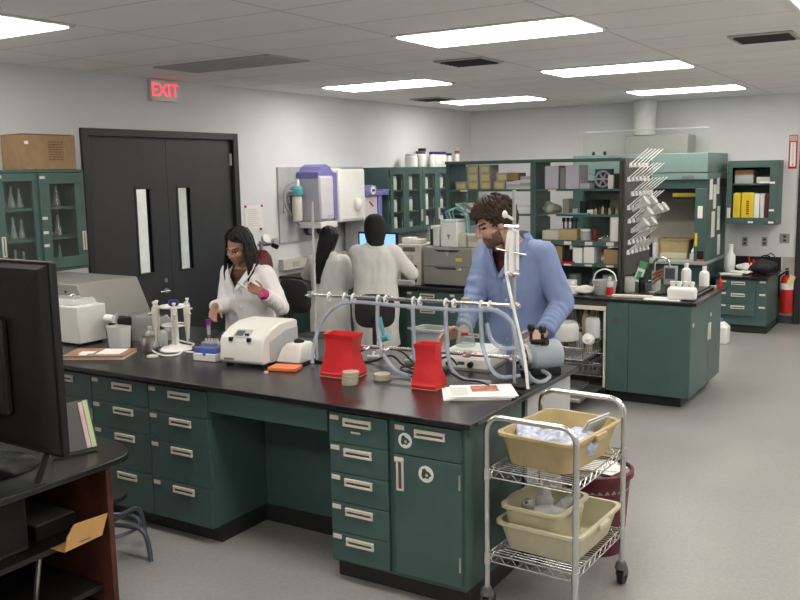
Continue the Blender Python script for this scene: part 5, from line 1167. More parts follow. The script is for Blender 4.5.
bottle('white square bottle behind the sink, right of the pair', (-1.88, 8.31, H+.02), .045, .19, 'white2', 'white2', 'white bottles behind the sink')
t = T('test_meter', 'grey framed meter standing behind the sink left of the white bottles', 'meter', (-2.23, 8.46, H+.001)); bx(-.06, 0, 0, .06, .05, .18).build('case', 'greyplastic', t, .006); bx(-.045, -.003, .06, .045, -.0004, .16).build('window', 'lcd', t)
t = T('paper_towel_roll', 'short clear cylinder standing beside the sink\'s left edge', 'cylinder', (-2.215, 7.98, H+.001)); mb = MB(); mb.lathe([(.03, 0), (.03, .12), (.026, .12), (.026, .006), (0, .006)]); mb.build('body', 'frost', t)
t = T('bottle_carrier', 'white multi-neck plastic container at the sink\'s front corner', 'container', (-1.88, 7.53, H+.0075))
mb = MB(); mb.loft([[(-.11, -.05, 0), (.11, -.05, 0), (.11, .05, 0), (-.11, .05, 0)], [(-.115, -.055, .085), (.115, -.055, .085), (.115, .055, .085), (-.115, .055, .085)], [(-.10, -.04, .105), (.10, -.04, .105), (.10, .04, .105), (-.10, .04, .105)]]); mb.build('body', 'white2', t, .012)
for k in range(4): mb = MB(); mb.lathe([(.02, .1052), (.02, .13), (.024, .13), (.024, .15), (0, .15)], (-.078+.052*k, 0, 0), 12); mb.build('neck', 'white2', t)
S(bx(-.03, -.012, 0, .10, .012, .018), 'brush', 'offwhite', 'small cream brush on the right edge behind the sink', 'brush', (-1.90, 8.44, H+.001))
bottle('small red-capped bottle at the far right corner of the rear bench', (-1.77, 8.45, H+.001), .018, .10, 'red2', 'red2')

# ------------------------------------------------------------------ fume hood on the back wall
hx0, hx1, hy = -4.22, -2.52, 11.15
t = T('fume_hood', 'large teal fume hood on the back wall behind the shelving', 'fume hood', (0, 0, 0))
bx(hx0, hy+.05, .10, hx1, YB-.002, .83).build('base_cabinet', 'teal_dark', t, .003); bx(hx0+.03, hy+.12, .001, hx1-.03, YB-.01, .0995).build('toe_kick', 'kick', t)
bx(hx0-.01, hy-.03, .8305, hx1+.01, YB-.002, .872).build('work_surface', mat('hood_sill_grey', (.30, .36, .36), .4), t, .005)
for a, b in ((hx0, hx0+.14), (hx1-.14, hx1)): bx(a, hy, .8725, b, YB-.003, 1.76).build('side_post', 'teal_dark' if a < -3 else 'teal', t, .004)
bx(hx0+.142, YB-.03, .8725, hx1-.142, YB-.004, 1.76).build('baffle', mat('hood_beige_baffle', (.80, .74, .62), .6), t)
bx(hx0, hy, 1.955, hx1, YB-.003, 2.19).build('upper_panel', 'teal_light', t, .006)
bx(hx0, hy+.005, 1.87, hx1, YB-.003, 1.948).build('lower_band', 'teal_light', t, .003)
bx(hx0, hy+.03, 1.7605, hx1, YB-.003, 1.868).build('header', 'teal_dark', t)
bx(hx1-.30, hy+.0005, 1.885, hx1-.16, hy+.0045, 1.918).build('name_badge', mat('badge_grey', (.16, .14, .15), .5), t)
mb = MB(); mb.box(hx0+.15, hy+.20, 1.62, hx1-.15, hy+.215, 1.76); mb.build('rear_light_bar', 'ventdark', t)
mb = MB(); mb.box(hx1-.46, hy+.19, 1.655, hx1-.18, hy+.199, 1.70); mb.build('yellow_notice', 'yellow', t)
p = bx(hx0+.11, hy+.06, 2.1902, hx1-.01, hy+.068, 2.48).build('raised_sash', 'pane', t)
bx(hx0+.11, hy+.055, 2.48, hx1-.01, hy+.073, 2.497).build('sash_edge', 'steel', p)
bx(hx1-.105, hy-.006, 1.40, hx1-.045, hy-.0005, 1.55).build('controller', 'white2', t, .003); bx(hx1-.13, hy-.004, 1.06, hx1-.10, hy-.0005, 1.22).build('yellow_strip', 'yellow', t)
bx(hx1-.10, hy-.004, .90, hx1-.02, hy-.0005, 1.0).build('black_plate', 'black', t); bx(hx1-.10, hy-.005, .875, hx1-.01, hy-.0005, .898).build('red_strip', mat('orange_red_strip', (.60, .10, .05), .6), t)
for k, (y, z, w_, h, lb) in enumerate(((11.35, 1.62, .15, .25, 'upper left'), (11.55, 1.50, .15, .30, 'upper middle'), (11.50, 1.15, .17, .32, 'long middle'), (11.80, 1.22, .14, .30, 'right middle'), (11.85, .90, .14, .26, 'lowest'), (11.72, 1.68, .13, .20, 'topmost'))):
    mb = MB(); mb.box(hx1+.001, y-w_/2, z, hx1+.006, y+w_/2, z+h); S(mb, 'hanging_paper', 'paper', lb+' of the white papers taped to the side of the fume hood', 'paper', group='papers on the fume hood side')
# hood contents
mb = MB(); mb.tub(-.19, -.14, .19, .14, 0, .17, .015, .004, .012, .03); S(mb, 'plastic_tub', 'tan', 'tan plastic tub standing in the fume hood', 'tub', (-2.97, 11.55, .95))
t = T('hood_tray', 'shallow yellowish tray under the tan tub in the fume hood', 'tray', (-2.97, 11.55, .8728)); bx(-.17, -.16, 0, .17, .16, .075).build('body', 'cream_tub', t, .006)
S(bx(-.05, -.05, 0, .05, .05, .21), 'blue_box', 'navy', 'dark blue box standing in the fume hood beside a white bottle', 'box', (-3.33, 11.5, .8728), bev=.004)
bottle('tall white bottle standing in the fume hood beside the blue box', (-3.22, 11.5, .8728), .045, .24, 'white', 'white2')
S(bx(-.04, -.06, 0, .045, .06, .075), 'white_box', 'white', 'white box in the fume hood right of the tan tub', 'box', (-2.715, 11.40, .8728), bev=.004); 
mb = MB(); mb.lathe([(.03, 0), (.04, .02), (.02, .06), (0, .06)]); S(mb, 'white_cap', 'white2', 'white rounded cap on the white box in the fume hood', 'cup', (-2.713, 11.40, .9485))  # loose white cap set on top of the white box
for k, x in enumerate((-4.0, -3.82, -3.62, -3.47)): bottle(('leftmost', 'second', 'third', 'fourth')[k]+' of the small bottles standing in the fume hood\'s left half', (x, 11.5, .8728), .04, .14+.03*(k % 2), ['tan', 'white2', 'frost', 'maroon'][k], 'black', 'small bottles in the fume hood')
# duct and fan box above
t = T('exhaust_duct', 'white round exhaust duct rising from the fume hood to the ceiling', 'duct', (-3.53, 11.95, 0))
mb = MB(); mb.cyl((0, 0, 2.45), (0, 0, ZC-.0005), .15, n=28); mb.build('pipe', 'duct', t)
bx(-.20, -.2, 2.1905, .62, .2, 2.44).build('plenum', mat('plenum_grey', (.33, .33, .31), .5), t, .01)
for x, lb in ((-4.0, 'left'), (-3.85, 'right')):
    mb = MB(); mb.lathe([(.02, 0), (.02, .03), (.012, .05), (0, .05)]); S(mb, 'pipe_stub', 'black', lb+' small dark stub on top of the fume hood', 'fitting', (x, 11.30, 2.1908))

# ------------------------------------------------------------------ right-hand wall cabinet and desk-height cabinet
t = T('wall_cabinet', 'small teal open wall cabinet with yellow boxes, right of the fume hood', 'cabinet', (0, YB-.001, 0))
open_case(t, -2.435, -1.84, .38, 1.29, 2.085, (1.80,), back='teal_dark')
mb = MB()
for q in ((-2.435, 1.29, -1.84, 1.375), (-2.435, 2.0, -1.84, 2.085), (-2.435, 1.375, -2.375, 2.0), (-1.93, 1.375, -1.84, 2.0)): mb.box(q[0], -.402, q[1], q[2], -.3815, q[3])
fr = mb.build('front_frame', 'teal', t, .003)
for x, z in ((-1.90, 1.81), (-1.90, 1.47), (-1.90, 1.32), (-2.14, 1.32)): bx(x-.03, -.406, z-.012, x+.03, -.4025, z+.012).build('label_card', 'paper', fr)
bx(-2.425, -.406, 1.37, -2.385, -.4025, 1.50).build('handle', 'pull', fr, .002)
yy = YB-.30
S(bx(-.11, 0, 0, .11, .2, .105), 'carton', 'greyplastic', 'grey and brown carton on the upper shelf of the open wall cabinet', 'box', (-2.255, yy, 1.8008), bev=.002)
S(bx(-.11, 0, 0, .11, .2, .065), 'carton', 'cardboard', 'flat brown carton stacked on the grey carton in the open wall cabinet', 'box', (-2.255, yy, 1.9065), bev=.002)
S(bx(-.085, 0, 0, .085, .2, .08), 'carton', 'offwhite', 'cream box on the upper shelf of the open wall cabinet', 'box', (-2.02, yy, 1.8008), bev=.006)
for x, w_, h, m, lb in ((-2.325, .09, .33, 'yellow', 'narrow yellow binder box at the left of the open wall cabinet'), (-2.195, .15, .335, 'yellow', 'wide yellow binder box with red lettering in the open wall cabinet'), (-2.085, .062, .32, 'paper', 'white binder next to the wide yellow box'), (-2.02, .05, .32, 'white', 'second white binder, left of the maroon one'), (-1.965, .045, .32, 'maroon', 'dark maroon binder at the right of the open wall cabinet')):
    t = T('binder', lb, 'binder', (x, yy-.03, 1.3128)); bx(-w_/2, 0, 0, w_/2, .22, h+.04).build('cover', m, t, .003)
    if 'red' in lb:
        mb = MB()
        for k in range(7): mb.box(-.018+.004*(k % 2), -.0015, .10+.026*k, .020, -.0003, .118+.026*k)
        mb.build('red_lettering', 'red2', t)
for k in range(3): S(bx(-.055+.01*k, 0, 0, .06, .008, .025), 'paper_strip', 'paper', ('lowest', 'middle', 'highest')[k]+' white strip of paper at the front of the open wall cabinet shelf', 'paper strip', (-2.0, YB-.375, (1.802, 1.882, 1.942)[k]-.0+.0006), group='white strips in the open wall cabinet') if k == 0 else None
# desk-height cabinet under it
RZ = .695
cabinet('low teal three-drawer cabinet under the open wall cabinet', -2.42, -1.82, 11.28, .95, [('drawer', -2.35, -1.95, z0, z1, .0) for z0, z1 in ((.51, .655), (.36, .51), (.215, .36))], z1=RZ-.03)
t2 = bpy.data.objects[[o.name for o in bpy.data.objects if o.name.startswith('base_cabinet')][-1]]
for z in (.635, .48, .325): bx(-1.91, 11.296, z-.012, -1.84, 11.3005, z+.012).build('label_card', 'card', t2)
S(bx(-2.45, 11.255, RZ-.0285, -1.81, YB-.002, RZ), 'worktop', 'black_top', 'small black worktop on the low cabinet by the fire extinguisher', 'worktop', bev=.003)
S(bx(-2.42, YB-.02, RZ+.0005, -1.82, YB-.0015, RZ+.16), 'backsplash', 'black', 'black backsplash strip behind the low cabinet', 'backsplash')
t = T('paper_towel_holder', 'white paper-towel dispenser bottle on the low cabinet', 'bottle', (-2.345, 11.75, RZ+.0005)); mb = MB(); mb.lathe([(.055, 0), (.06, .01), (.06, .20), (.03, .25), (.03, .31), (0, .31)]); mb.build('body', 'white2', t); mb = MB(); mb.lathe([(.035, .31), (.035, .35), (0, .35)]); mb.build('cap', 'white2', t)
for k, (x, y, a, lb) in enumerate(((-2.28, 11.45, .3, 'white sheets fanned at the left of the low cabinet, front'), (-2.18, 11.55, -.2, 'white sheets fanned on the low cabinet, behind the front pile'))):
    t = T('paper_pile', lb, 'papers', (x, y, RZ+.0006+.02*k), a)
    for j in range(4): mb = MB(); mb.T = Matrix.Rotation(.1*j, 4, 'Z'); mb.box(-.12, -.09, .004*j, .12, .09, .004*j+.003); mb.build('sheet', 'paper', t)
mb = MB(); crumple(mb, (0, 0, .06), (.10, .08, .06), .4, 11, 18, 12, 14., 0.0); S(mb, 'tissue', 'paper', 'crumpled white tissue behind the fanned sheets on the low cabinet', 'tissue', (-2.15, 11.75, RZ+.001))
t = T('red_stapler', 'red hand tool beside black bag on the low cabinet', 'tool', (-2.06, 11.72, RZ+.001)); mb = MB(); mb.prism([(-.05, 0), (.04, 0), (.06, .05), (.03, .15), (-.01, .17), (-.02, .08), (-.06, .06)], 'y', -.03, .03); mb.build('body', 'red2', t, .006); mb = MB(); mb.cyl((-.04, 0, .08), (-.06, 0, .20), .01); mb.build('handle', 'red2', t)
mb = MB(); crumple(mb, (0, 0, .085), (.15, .11, .085), .3, 13, 20, 12, 9., 0.0); S(mb, 'black_bag', 'black_fab', 'black soft bag slumped on the low cabinet', 'bag', (-1.93, 11.66, RZ+.001))
mb = MB(); mb.tube([(-.12, 0, .15), (0, .05, .22), (.09, .06, .16), (.13, .03, .06), (.15, -.05, .008), (.05, -.10, .008)], .008); mb.tube([(-.05, .1, .16), (.06, .1, .24), (.13, .1, .12), (.12, .02, .01)], .006); S(mb, 'cable', 'black', 'looping dark cable over the black bag', 'cable', (-1.93, 11.70, RZ+.004))
# wall outlets
for x, z, w_, lb in ((-2.27, 1.045, .07, 'left grey outlet plate under the open wall cabinet'), (-2.03, 1.05, .07, 'middle grey outlet plate under the open wall cabinet'), (-1.79, 1.095, .115, 'double grey outlet plate at right near the dark doorway')):
    t = T('wall_outlet', lb, 'outlet', (x, YB-.001, z)); bx(-w_/2, -.008, -.06, w_/2, 0, .06).build('plate', mat('outlet_grey', (.30, .30, .29), .4) if 'outlet_grey' not in bpy.data.materials else bpy.data.materials['outlet_grey'], t, .003)
    for dz in (-.025, .025): bx(-.016, -.0105, dz-.014, .016, -.0083, dz+.014).build('socket', 'ventdark', t)
# vertical sign
t = T('wall_sign', 'narrow vertical white sign with red border beside the dark doorway', 'sign', (-1.735, YB-.001, 1.975)); bx(-.05, -.006, 0, .05, 0, .42).build('panel', 'red2', t)
bx(-.032, -.0075, .03, .032, -.0062, .33).build('white_field', 'paper', t); bx(-.043, -.0075, .345, .043, -.0062, .41).build('white_header', mat('pink_header', (.66, .40, .38), .6), t)
mb = MB()
for k in range(14): mb.box(-.010, -.0085, .07+.018*k, .010, -.0077, .079+.018*k)
mb.build('red_lettering', mat('faint_red_text', (.55, .42, .40), .6), t)
mb = MB(); mb.prism([(-.012, .06), (.012, .06), (0, .036)], 'y', -.0085, -.0077); mb.build('arrow', 'red2', t)
# fire extinguisher
t = T('fire_extinguisher', 'red fire extinguisher with yellow tag hung beside the low cabinet', 'fire extinguisher', (-1.72, 12.10, .16)); t.scale = (.85, .85, .92)
mb = MB(); mb.lathe([(.085, 0), (.09, .02), (.09, .43), (.07, .50), (.03, .53), (0, .53)], n=26); mb.build('body', 'red2', t)
mb = MB(); mb.cyl((0, 0, .33), (0, 0, .42), .0912, n=26, caps=False); mb.build('label_band', 'paper', t)
mb = MB(); mb.cyl((0, 0, .53), (0, 0, .58), .025); mb.box(-.02, -.10, .57, .02, .03, .59); mb.box(-.02, -.09, .605, .02, .03, .62); mb.build('valve_handle', 'black', t, .003)
mb = MB(); mb.tube([(-.03, 0, .56), (-.10, -.02, .50), (-.105, -.03, .35), (-.10, -.03, .22)], .013); mb.build('hose', 'black', t)
mb = MB(); mb.T = Matrix.Translation((.05, -.097, .42)) @ Matrix.Rotation(.4, 4, 'Y'); mb.box(-.04, -.002, -.02, .04, 0, .12); mb.build('tag', mat('pale_yellow_tag', (.75, .64, .28), .7), t)
mb = MB(); mb.box(-.03, .088, .2, .03, .172, .24); mb.build('wall_bracket', 'steel', t)
# jug on floor
t = T('jug', 'white plastic jug with blue cap on the floor between benches', 'jug', (-2.20, 10.55, .0005))
mb = MB(); mb.loft([[(-.10, -.09, 0), (.10, -.09, 0), (.10, .09, 0), (-.10, .09, 0)], [(-.105, -.095, .19), (.105, -.095, .19), (.105, .095, .19), (-.105, .095, .19)], [(-.05, -.05, .25), (.05, -.05, .25), (.05, .05, .25), (-.05, .05, .25)]]); mb.build('body', 'white2', t, .015)
mb = MB(); mb.lathe([(.035, .2505), (.035, .285), (0, .285)], (0, 0, 0)); mb.build('cap', 'blue', t)
# grey bin between benches, office chairs
t = T('waste_basket', 'grey wastebasket on the floor behind the front bench', 'bin', (-3.78, 6.62, .0005))
mb = MB(); mb.tub(-.14, -.11, .14, .11, 0, .68, .03, .006, .02, .04); mb.build('body', 'greyplastic', t)
def office_chair(lb, loc, rz, seat_z=.50, arms=False):
    t = T('office_chair', lb, 'chair', loc, rz, 'black office chairs')
    mb = MB(); mb.loft([[(.23*k*math.cos(a)*1.0, .22*k*math.sin(a), z) for a in [2*PI*i/24 for i in range(24)]] for k, z in ((.85, seat_z-.035), (1, seat_z-.015), (1, seat_z+.025), (.85, seat_z+.045))]); mb.build('seat', 'black_fab', t)
    mb = MB(); mb.loft([[(x*w_, .22+y, seat_z+.42+z*h_) for x, z in [(math.copysign(abs(math.cos(a))**.6, math.cos(a)), math.copysign(abs(math.sin(a))**.6, math.sin(a))) for a in [2*PI*i/24 for i in range(24)]]] for y, w_, h_ in ((-.03, .17, .10), (-.015, .205, .145), (.02, .205, .145), (.04, .16, .10))]); mb.build('backrest', 'black_fab', t)
    mb = MB(); mb.tube([(0, .02, seat_z-.04), (0, .24, seat_z-.03), (0, .29, seat_z+.10), (0, .262, seat_z+.38)], .022, 8, 5); mb.build('back_bar', 'black', t)
    mb = MB(); mb.cyl((0, 0, .09), (0, 0, seat_z-.036), .026, n=14); mb.build('post', 'black', t)
    for k in range(5):
        a = 2*PI*k/5+.3; c, s = math.cos(a), math.sin(a)
        mb = MB(); mb.tube([(.02*c, .02*s, .10), (.15*c, .15*s, .095), (.28*c, .28*s, .07)], .02, 8, 3, .014); l = mb.build('leg', 'black', t)
        mb = MB(); mb.cyl((.28*c-.015*s, .28*s+.015*c, .0285), (.28*c+.015*s, .28*s-.015*c, .0285), .028, n=12); mb.build('caster', 'black', l)
    return t
office_chair('black office chair with rounded backrest standing before the headscarfed woman\'s back', (-4.19, 6.40, 0), math.radians(205), .44).scale = (.84, .84, 1)
office_chair('black office chair with high backrest between the front woman and the wall', (-4.72, 6.21, 0), math.radians(165), .56)
office_chair('black office chair pushed behind, nearest the left wall counter', (-5.62, 6.55, 0), math.radians(60), .45)
# ------------------------------------------------------------------ people
def V(*a): return Vector(a)
def ik(S_, W_, l1, l2, pole):
    d = W_-S_; D = min(d.length, (l1+l2)*.995); d.normalize()
    a = (l1*l1-l2*l2+D*D)/(2*D); h = math.sqrt(max(0, l1*l1-a*a))
    p = pole-d*pole.dot(d); p.normalize()
    return S_+d*a+p*h, S_+d*D
def add_hand(mb, W_, d, nrm, side, s, curl=.5, spread=.016):
    """palm, four fingers of different lengths and a thumb; d = pointing direction, nrm = palm facing, side = thumb direction"""
    d = d.normalized(); nrm = (nrm-d*nrm.dot(d)).normalized(); sd = side-d*side.dot(d); sd = (sd-nrm*sd.dot(nrm)).normalized()
    L = (.072, .080, .074, .058)
    mb.ell(W_+d*.045*s, (.001, .001, .001), 4, 3)
    for k in range(4):
        off = (1.5-k)*spread*1.12*s
        kn = W_+d*(.088-.004*abs(k-1))*s+sd*off
        mb.cap(W_+d*.008*s+sd*off*.55, kn, .0145*s, .0115*s, 10)
        p = kn; ang = 0
        for j, fr in enumerate((.46, .31, .23)):
            ang += curl*(.75 if j == 0 else 1.0)
            q = p+(d*math.cos(ang)+nrm*math.sin(ang))*L[k]*fr*1.08*s+sd*off*.06
            mb.cap(p, q, (.0098-.0010*j)*s, (.0090-.0010*j)*s, 8); p = q
    t0 = W_+d*.022*s+sd*.022*s; t1 = t0+(d*.55+sd*.75+nrm*.25).normalized()*.040*s; t2 = t1+(d*.85+sd*.25+nrm*.45).normalized()*.032*s; t3 = t2+(d*.85+nrm*.5).normalized()*.024*s
    mb.cap(W_+d*.012*s, t0, .014*s, .0135*s, 8); mb.cap(t0, t1, .0135*s, .0115*s, 8); mb.cap(t1, t2, .0108*s, .0098*s, 8); mb.cap(t2, t3, .0098*s, .0080*s, 8)
def person(label, loc, rz, h, arms, head, lean=0., coat='coat_white', hem=.55, skin='skin_f', hs=1.0, fem=True, bulk=1.0, vneck=None, shirt='blouse', beard=False, headoff=(0, 0, 0), seed=0, collar=True, coat_top=None):
    s = h/1.75; loc = Vector(loc)
    root = T('person', label, 'person', loc, rz)
    inv = Matrix.Rotation(-rz, 3, 'Z')
    tl = lambda p: inv @ (Vector(p)-loc)
    piv = V(0, .02, .95*s)
    RL = Matrix.Rotation(lean, 3, 'X')
    def L_(p): return piv+RL @ (Vector(p)-piv)
    def Lw(p):                                   # the lean fades in between hip and waist
        k = min(1, max(0, (p.z-.85*s)/(.3*s))); return p.lerp(L_(p), k)
    sw = (.165 if fem else .195)*s*bulk
    body = MB()
    # legs and feet
    for x in (-.085, .085):
        x *= s
        body.cap((x, .02, .90*s), (x*1.05, .01, .49*s), .085*s, .056*s, 16); body.cap((x*1.05, .01, .49*s), (x*1.08, .035, .09*s), .056*s, .036*s, 16)
        body.ell((x*1.08, .03, .045*s), (.038*s, .05*s, .045*s)); body.cap((x*1.08, .0, .04*s), (x*1.2, -.125*s, .032*s), .040*s, .031*s, 12)
    # trunk
    for c, r in (((0, .02, .93), (.155, .115, .13)), ((0, .015, 1.08), (.135, .10, .15)), ((0, .01, 1.25), (.15, .11, .16)), ((0, .015, 1.38), (.155, .085, .09))):
        c = L_(Vector(c)*s) if c[2] > 1 else Vector(c)*s
        body.ell(c, tuple(k*s for k in r), 20, 12, RL)
    nb = L_(V(0, .025, 1.42)*s)
    yaw, pit, rol = head
    RH = Matrix.Rotation(yaw, 3, 'Z') @ Matrix.Rotation(pit, 3, 'X') @ Matrix.Rotation(rol, 3, 'Y')
    hc = L_(V(0, -.005, 1.615)*s)+Vector(headoff)
    k_ = hs*s*.98
    def H_(x, y, z): return hc+RH @ (Vector((x, y, z))*k_)
    body.cap(nb, H_(0, .03, -.06), .060*s, .055*s, 18)
    sh = {}
    for sd, key in ((-1, 'R'), (1, 'L')):
        sh[key] = L_(V(sd*sw, .02, 1.395*s)); body.cap(L_(V(sd*.06*s, .02, 1.40*s)), sh[key], .055*s, .05*s, 14)
    # head
    body.ell(H_(0, .018, .035), (.075*k_, .096*k_, .095*k_), 24, 16, RH)
    body.ell(H_(0, -.022, -.040), (.060*k_, .068*k_, .070*k_), 20, 14, RH)
    body.ell(H_(0, -.066, -.088), (.026*k_, .024*k_, .022*k_), 14, 10, RH)
    body.cap(H_(-.036, -.078, .026), H_(.036, -.078, .026), .013*k_, .013*k_, 10)
    for x in (-.042, .042): body.ell(H_(x, -.062, -.022), (.026*k_, .024*k_, .026*k_), 14, 10, RH)
    body.cap(H_(0, -.086, .018), H_(0, -.112, -.022), .009*k_, .0135*k_, 10)
    for x in (-.012, .012): body.ell(H_(x, -.100, -.026), (.009*k_, .011*k_, .008*k_), 10, 8, RH)
    body.cap(H_(-.018, -.086, -.054), H_(.018, -.086, -.054), .0085*k_, .0085*k_, 8); body.cap(H_(-.015, -.084, -.066), H_(.015, -.084, -.066), .009*k_, .009*k_, 8)
    for x in (-.078, .078): body.ell(H_(x, .012, .0), (.011*k_, .022*k_, .032*k_), 12, 10, RH)
    # arms and hands
    l1, l2 = .285*s, .255*s
    ends = {}
    for key, (wr, hd, pn, ts, curl, pole) in arms.items():
        W_ = tl(wr); el, W_ = ik(sh[key], W_, l1, l2, inv @ Vector(pole))
        body.cap(sh[key], el, .048*s, .038*s, 14); body.cap(el, W_, .040*s, .026*s, 14)
        add_hand(body, W_, inv @ Vector(hd), inv @ Vector(pn), inv @ Vector(ts), s*.98, curl)
        ends[key] = (el, W_)
    me = evalmesh(body, .0052, 3)
    mats = [skin, shirt, 'denim', 'black', 'lips', 'eyedark', 'beard' if beard else skin, 'eyewhite']
    for m_ in mats: me.materials.append(M[m_])
    RHi = RH.inverted(); cl = L_(V(0, 0, 1.435*s)).z
    for f in me.polygons:
        c = f.center; q = (RHi @ (c-hc))/k_; i = 0
        hand = any((c-w).length < .23*s and (c-w).dot(w-e) > -.03 for e, w in ends.values())
        if hand: i = 0
        elif c.z < .07*s: i = 3
        elif c.z < .97*s: i = 2
        elif c.z < cl and (q.z < -.14): i = 1
        if i == 0 and not hand and q.z > -.13:
            if q.y < -.05:
                ex = abs(abs(q.x)-.031)
                if ex < .016 and abs(q.z-.004) < .0075: i = 5 if ex < .011 or abs(q.z-.006) < .003 else 7
                elif abs(abs(q.x)-.034) < .022 and abs(q.z-.030-.004*(1-ex/.02)) < .0048: i = 5
                elif abs(q.x) < .024 and -.073 < q.z < -.047 and q.y < -.083: i = 4
                elif beard and q.z < -.040-.02*max(0, abs(q.x)-.03)/.03+.008*noise.noise(c*60): i = 6
            elif beard and q.z < -.03 and q.y < .0 and q.z > -.11: i = 6
        f.material_index = i
    bo = bpy.data.objects.new('body', me); COL.objects.link(bo); bo.parent = root
    # lab coat
    cm = MB()
    b = bulk
    prof = [(hem, .235, .19, .02), (hem+.18, .222, .178, .02), (.88, .205*b, .165, .02), (.98, .192*b, .152, .018), (1.08, .182*b, .142, .015), (1.22, .195*b, .146, .008), (1.33, .205*b, .138, .012), (1.40, .198*b, .120, .018), (1.435, .14*b, .090, .022), (1.465, .085, .076, .026), (1.485 if coat_top is None else coat_top, .070, .068, .028)]
    rings = []; n = 40
    for z, rx, ry, cy in prof:
        rg = []
        for i in range(n):
            a = 2*PI*i/n; fold = 1
            if z < 1.0: fold = 1+.045*(1.0-z)/.5*math.sin(a*7+seed)+.03*(1-z)*math.sin(a*11+2*seed)
            ca, sa = math.cos(a), math.sin(a)
            p = V(rx*fold*math.copysign(abs(ca)**.86, ca), cy+ry*fold*math.copysign(abs(sa)**.86, sa), z)*s
            rg.append(Lw(p))
        rings.append(rg)
    cm.loft(rings)
    for key, (el, W_) in ends.items():
        sd = -1 if key == 'R' else 1
        S0 = sh[key]+V(-sd*.02, 0, -.01)*s
        cm.cap(L_(V(sd*.085, .022, 1.405)*s), S0, .068*s, .076*s*b, 18); cm.cap(S0, el, .076*s*b, .064*s, 20); we = el.lerp(W_, .93)
        cm.cyl(el, we, .064*s, .050*s, 20); cm.ell(el, (.066*s,)*3, 16, 10)
    cme = evalmesh(cm, .0085, 5, .6)
    # wrinkles along the normals, radial gathers at the bent elbows and waist
    ns = [v.normal.copy() for v in cme.vertices]
    for v, nn in zip(cme.vertices, ns):
        p = v.co; d = .0
        d += .0065*noise.noise(p*9+V(seed, 0, 0))+.004*noise.noise(V(p.x*24, p.y*24, p.z*10)+V(seed*2, 1, 0))
        for el, W_ in ends.values():
            r = (p-el).length
            if r < .16*s: t = (p-el).dot((W_-el).normalized()); d += .006*math.sin(t*120+6*noise.noise(p*8))*(1-r/(.16*s))
            if (p-W_).length < .13*s: t = (p-W_).dot((W_-el).normalized()); d += .004*math.sin(t*150+5*noise.noise(p*9))
        v.co = p+nn*d
    if vneck:
        import bmesh
        bm = bmesh.new(); bm.from_mesh(cme)
        z0 = vneck*s
        kill = []
        for f in bm.faces:
            c = f.calc_center_median(); r = piv+RL.inverted() @ (c-piv)
            if r.y < .02*s and r.z > z0 and abs(r.x) < (r.z-z0)*.62 : kill.append(f)
            elif r.z > 1.47*s and abs(r.x) < .09*s: kill.append(f)
        bmesh.ops.delete(bm, geom=kill, context='FACES'); bm.to_mesh(cme); bm.free()
    cme.materials.append(M[coat]); cme.polygons.foreach_set('use_smooth', [True]*len(cme.polygons))
    co = bpy.data.objects.new('lab_coat', cme); COL.objects.link(co); co.parent = root
    # collar and lapels
    if collar:
        mb = MB()
        if vneck:
            for sd in (-1, 1):
                A = []; z0 = vneck
                for k in range(9):
                    t = k/8; z = z0+(1.475-z0)*t; xi = sd*max(.004, (z-z0)*.62-.004); wd = .062*math.sin(PI*min(1, .12+t*.80))**.8
                    yf = -.150+.085*t**1.6
                    A.append([L_(V(xi, yf-.010, z)*s), L_(V(xi+sd*wd, yf-.006+.035*t, z+.012)*s), L_(V(xi+sd*wd, yf+.002+.035*t, z+.012)*s), L_(V(xi, yf-.002, z)*s)])
                mb.loft(A)
        A = []
        for k in range(25):
            a = -PI*.12+(PI*1.24)*k/24; x, y = .078*math.cos(a), .028+.074*math.sin(a)
            A.append([L_(V(x, y, 1.445)*s), L_(V(x*1.02, .028+(y-.028)*1.02, 1.500)*s), L_(V(x*1.30, .028+(y-.028)*1.25, 1.46)*s), L_(V(x*1.42, .028+(y-.028)*1.32, 1.425)*s), L_(V(x*1.25, .028+(y-.028)*1.2, 1.44)*s)])
        mb.loft(A)
        mb.build('collar', coat, root)
    if vneck:
        mb = MB(); P_ = []
        for k in range(8): z = hem+.02+(vneck-hem-.03)*k/7; P_.append(z)
        from mathutils.bvhtree import BVHTree
        bvh = BVHTree.FromPolygons([v.co for v in cme.vertices], [tuple(f.vertices) for f in cme.polygons])
        for k in range(5):
            z = (vneck-.03-.11*k)*s; o = Lw(V(.03*s, 0, z)); o.y -= 1
            hit = bvh.ray_cast(o, V(0, 1, 0))
            if hit[0] is not None:
                mb = MB(); mb.cyl(hit[0]+V(0, .001, 0), hit[0]+V(0, -.004, 0), .009*s, n=12); mb.build('button', 'white2' if coat != 'coat_blue' else 'greyplastic', root)
        pts = []
        for k in range(14):
            z = (vneck-.02-(vneck-hem-.06)*k/13)*s; o = Lw(V(.0, 0, z)); o.y -= 1; hit = bvh.ray_cast(o, V(0, 1, 0))
            if hit[0] is not None: pts.append(hit[0]+V(.004, -.001, 0))
        if len(pts) > 3: mb = MB(); mb.tube(pts, .0032, 6, 2); mb.build('front_seam', coat, root)
        # chest pocket
        for q in ((.10, 1.20),):
            g = []
            for u in (-.05, .05):
                for w_ in (0, .12):
                    o = L_(V(q[0]+u, 0, q[1]+w_)*s); o.y -= 1; hit = bvh.ray_cast(o, V(0, 1, 0)); g.append(hit[0] if hit[0] is not None else o+V(0, .85, 0))
            mb = MB(); e = V(0, -.004, 0); e2 = V(0, .002, 0); mb.add([g[0]+e, g[2]+e, g[3]+e, g[1]+e, g[0]+e2, g[2]+e2, g[3]+e2, g[1]+e2], [(0, 1, 2, 3), (7, 6, 5, 4), (0, 4, 5, 1), (1, 5, 6, 2), (2, 6, 7, 3), (3, 7, 4, 0)]); mb.build('pocket', coat, root, .002)
    root['tmp'] = 0; del root['tmp']
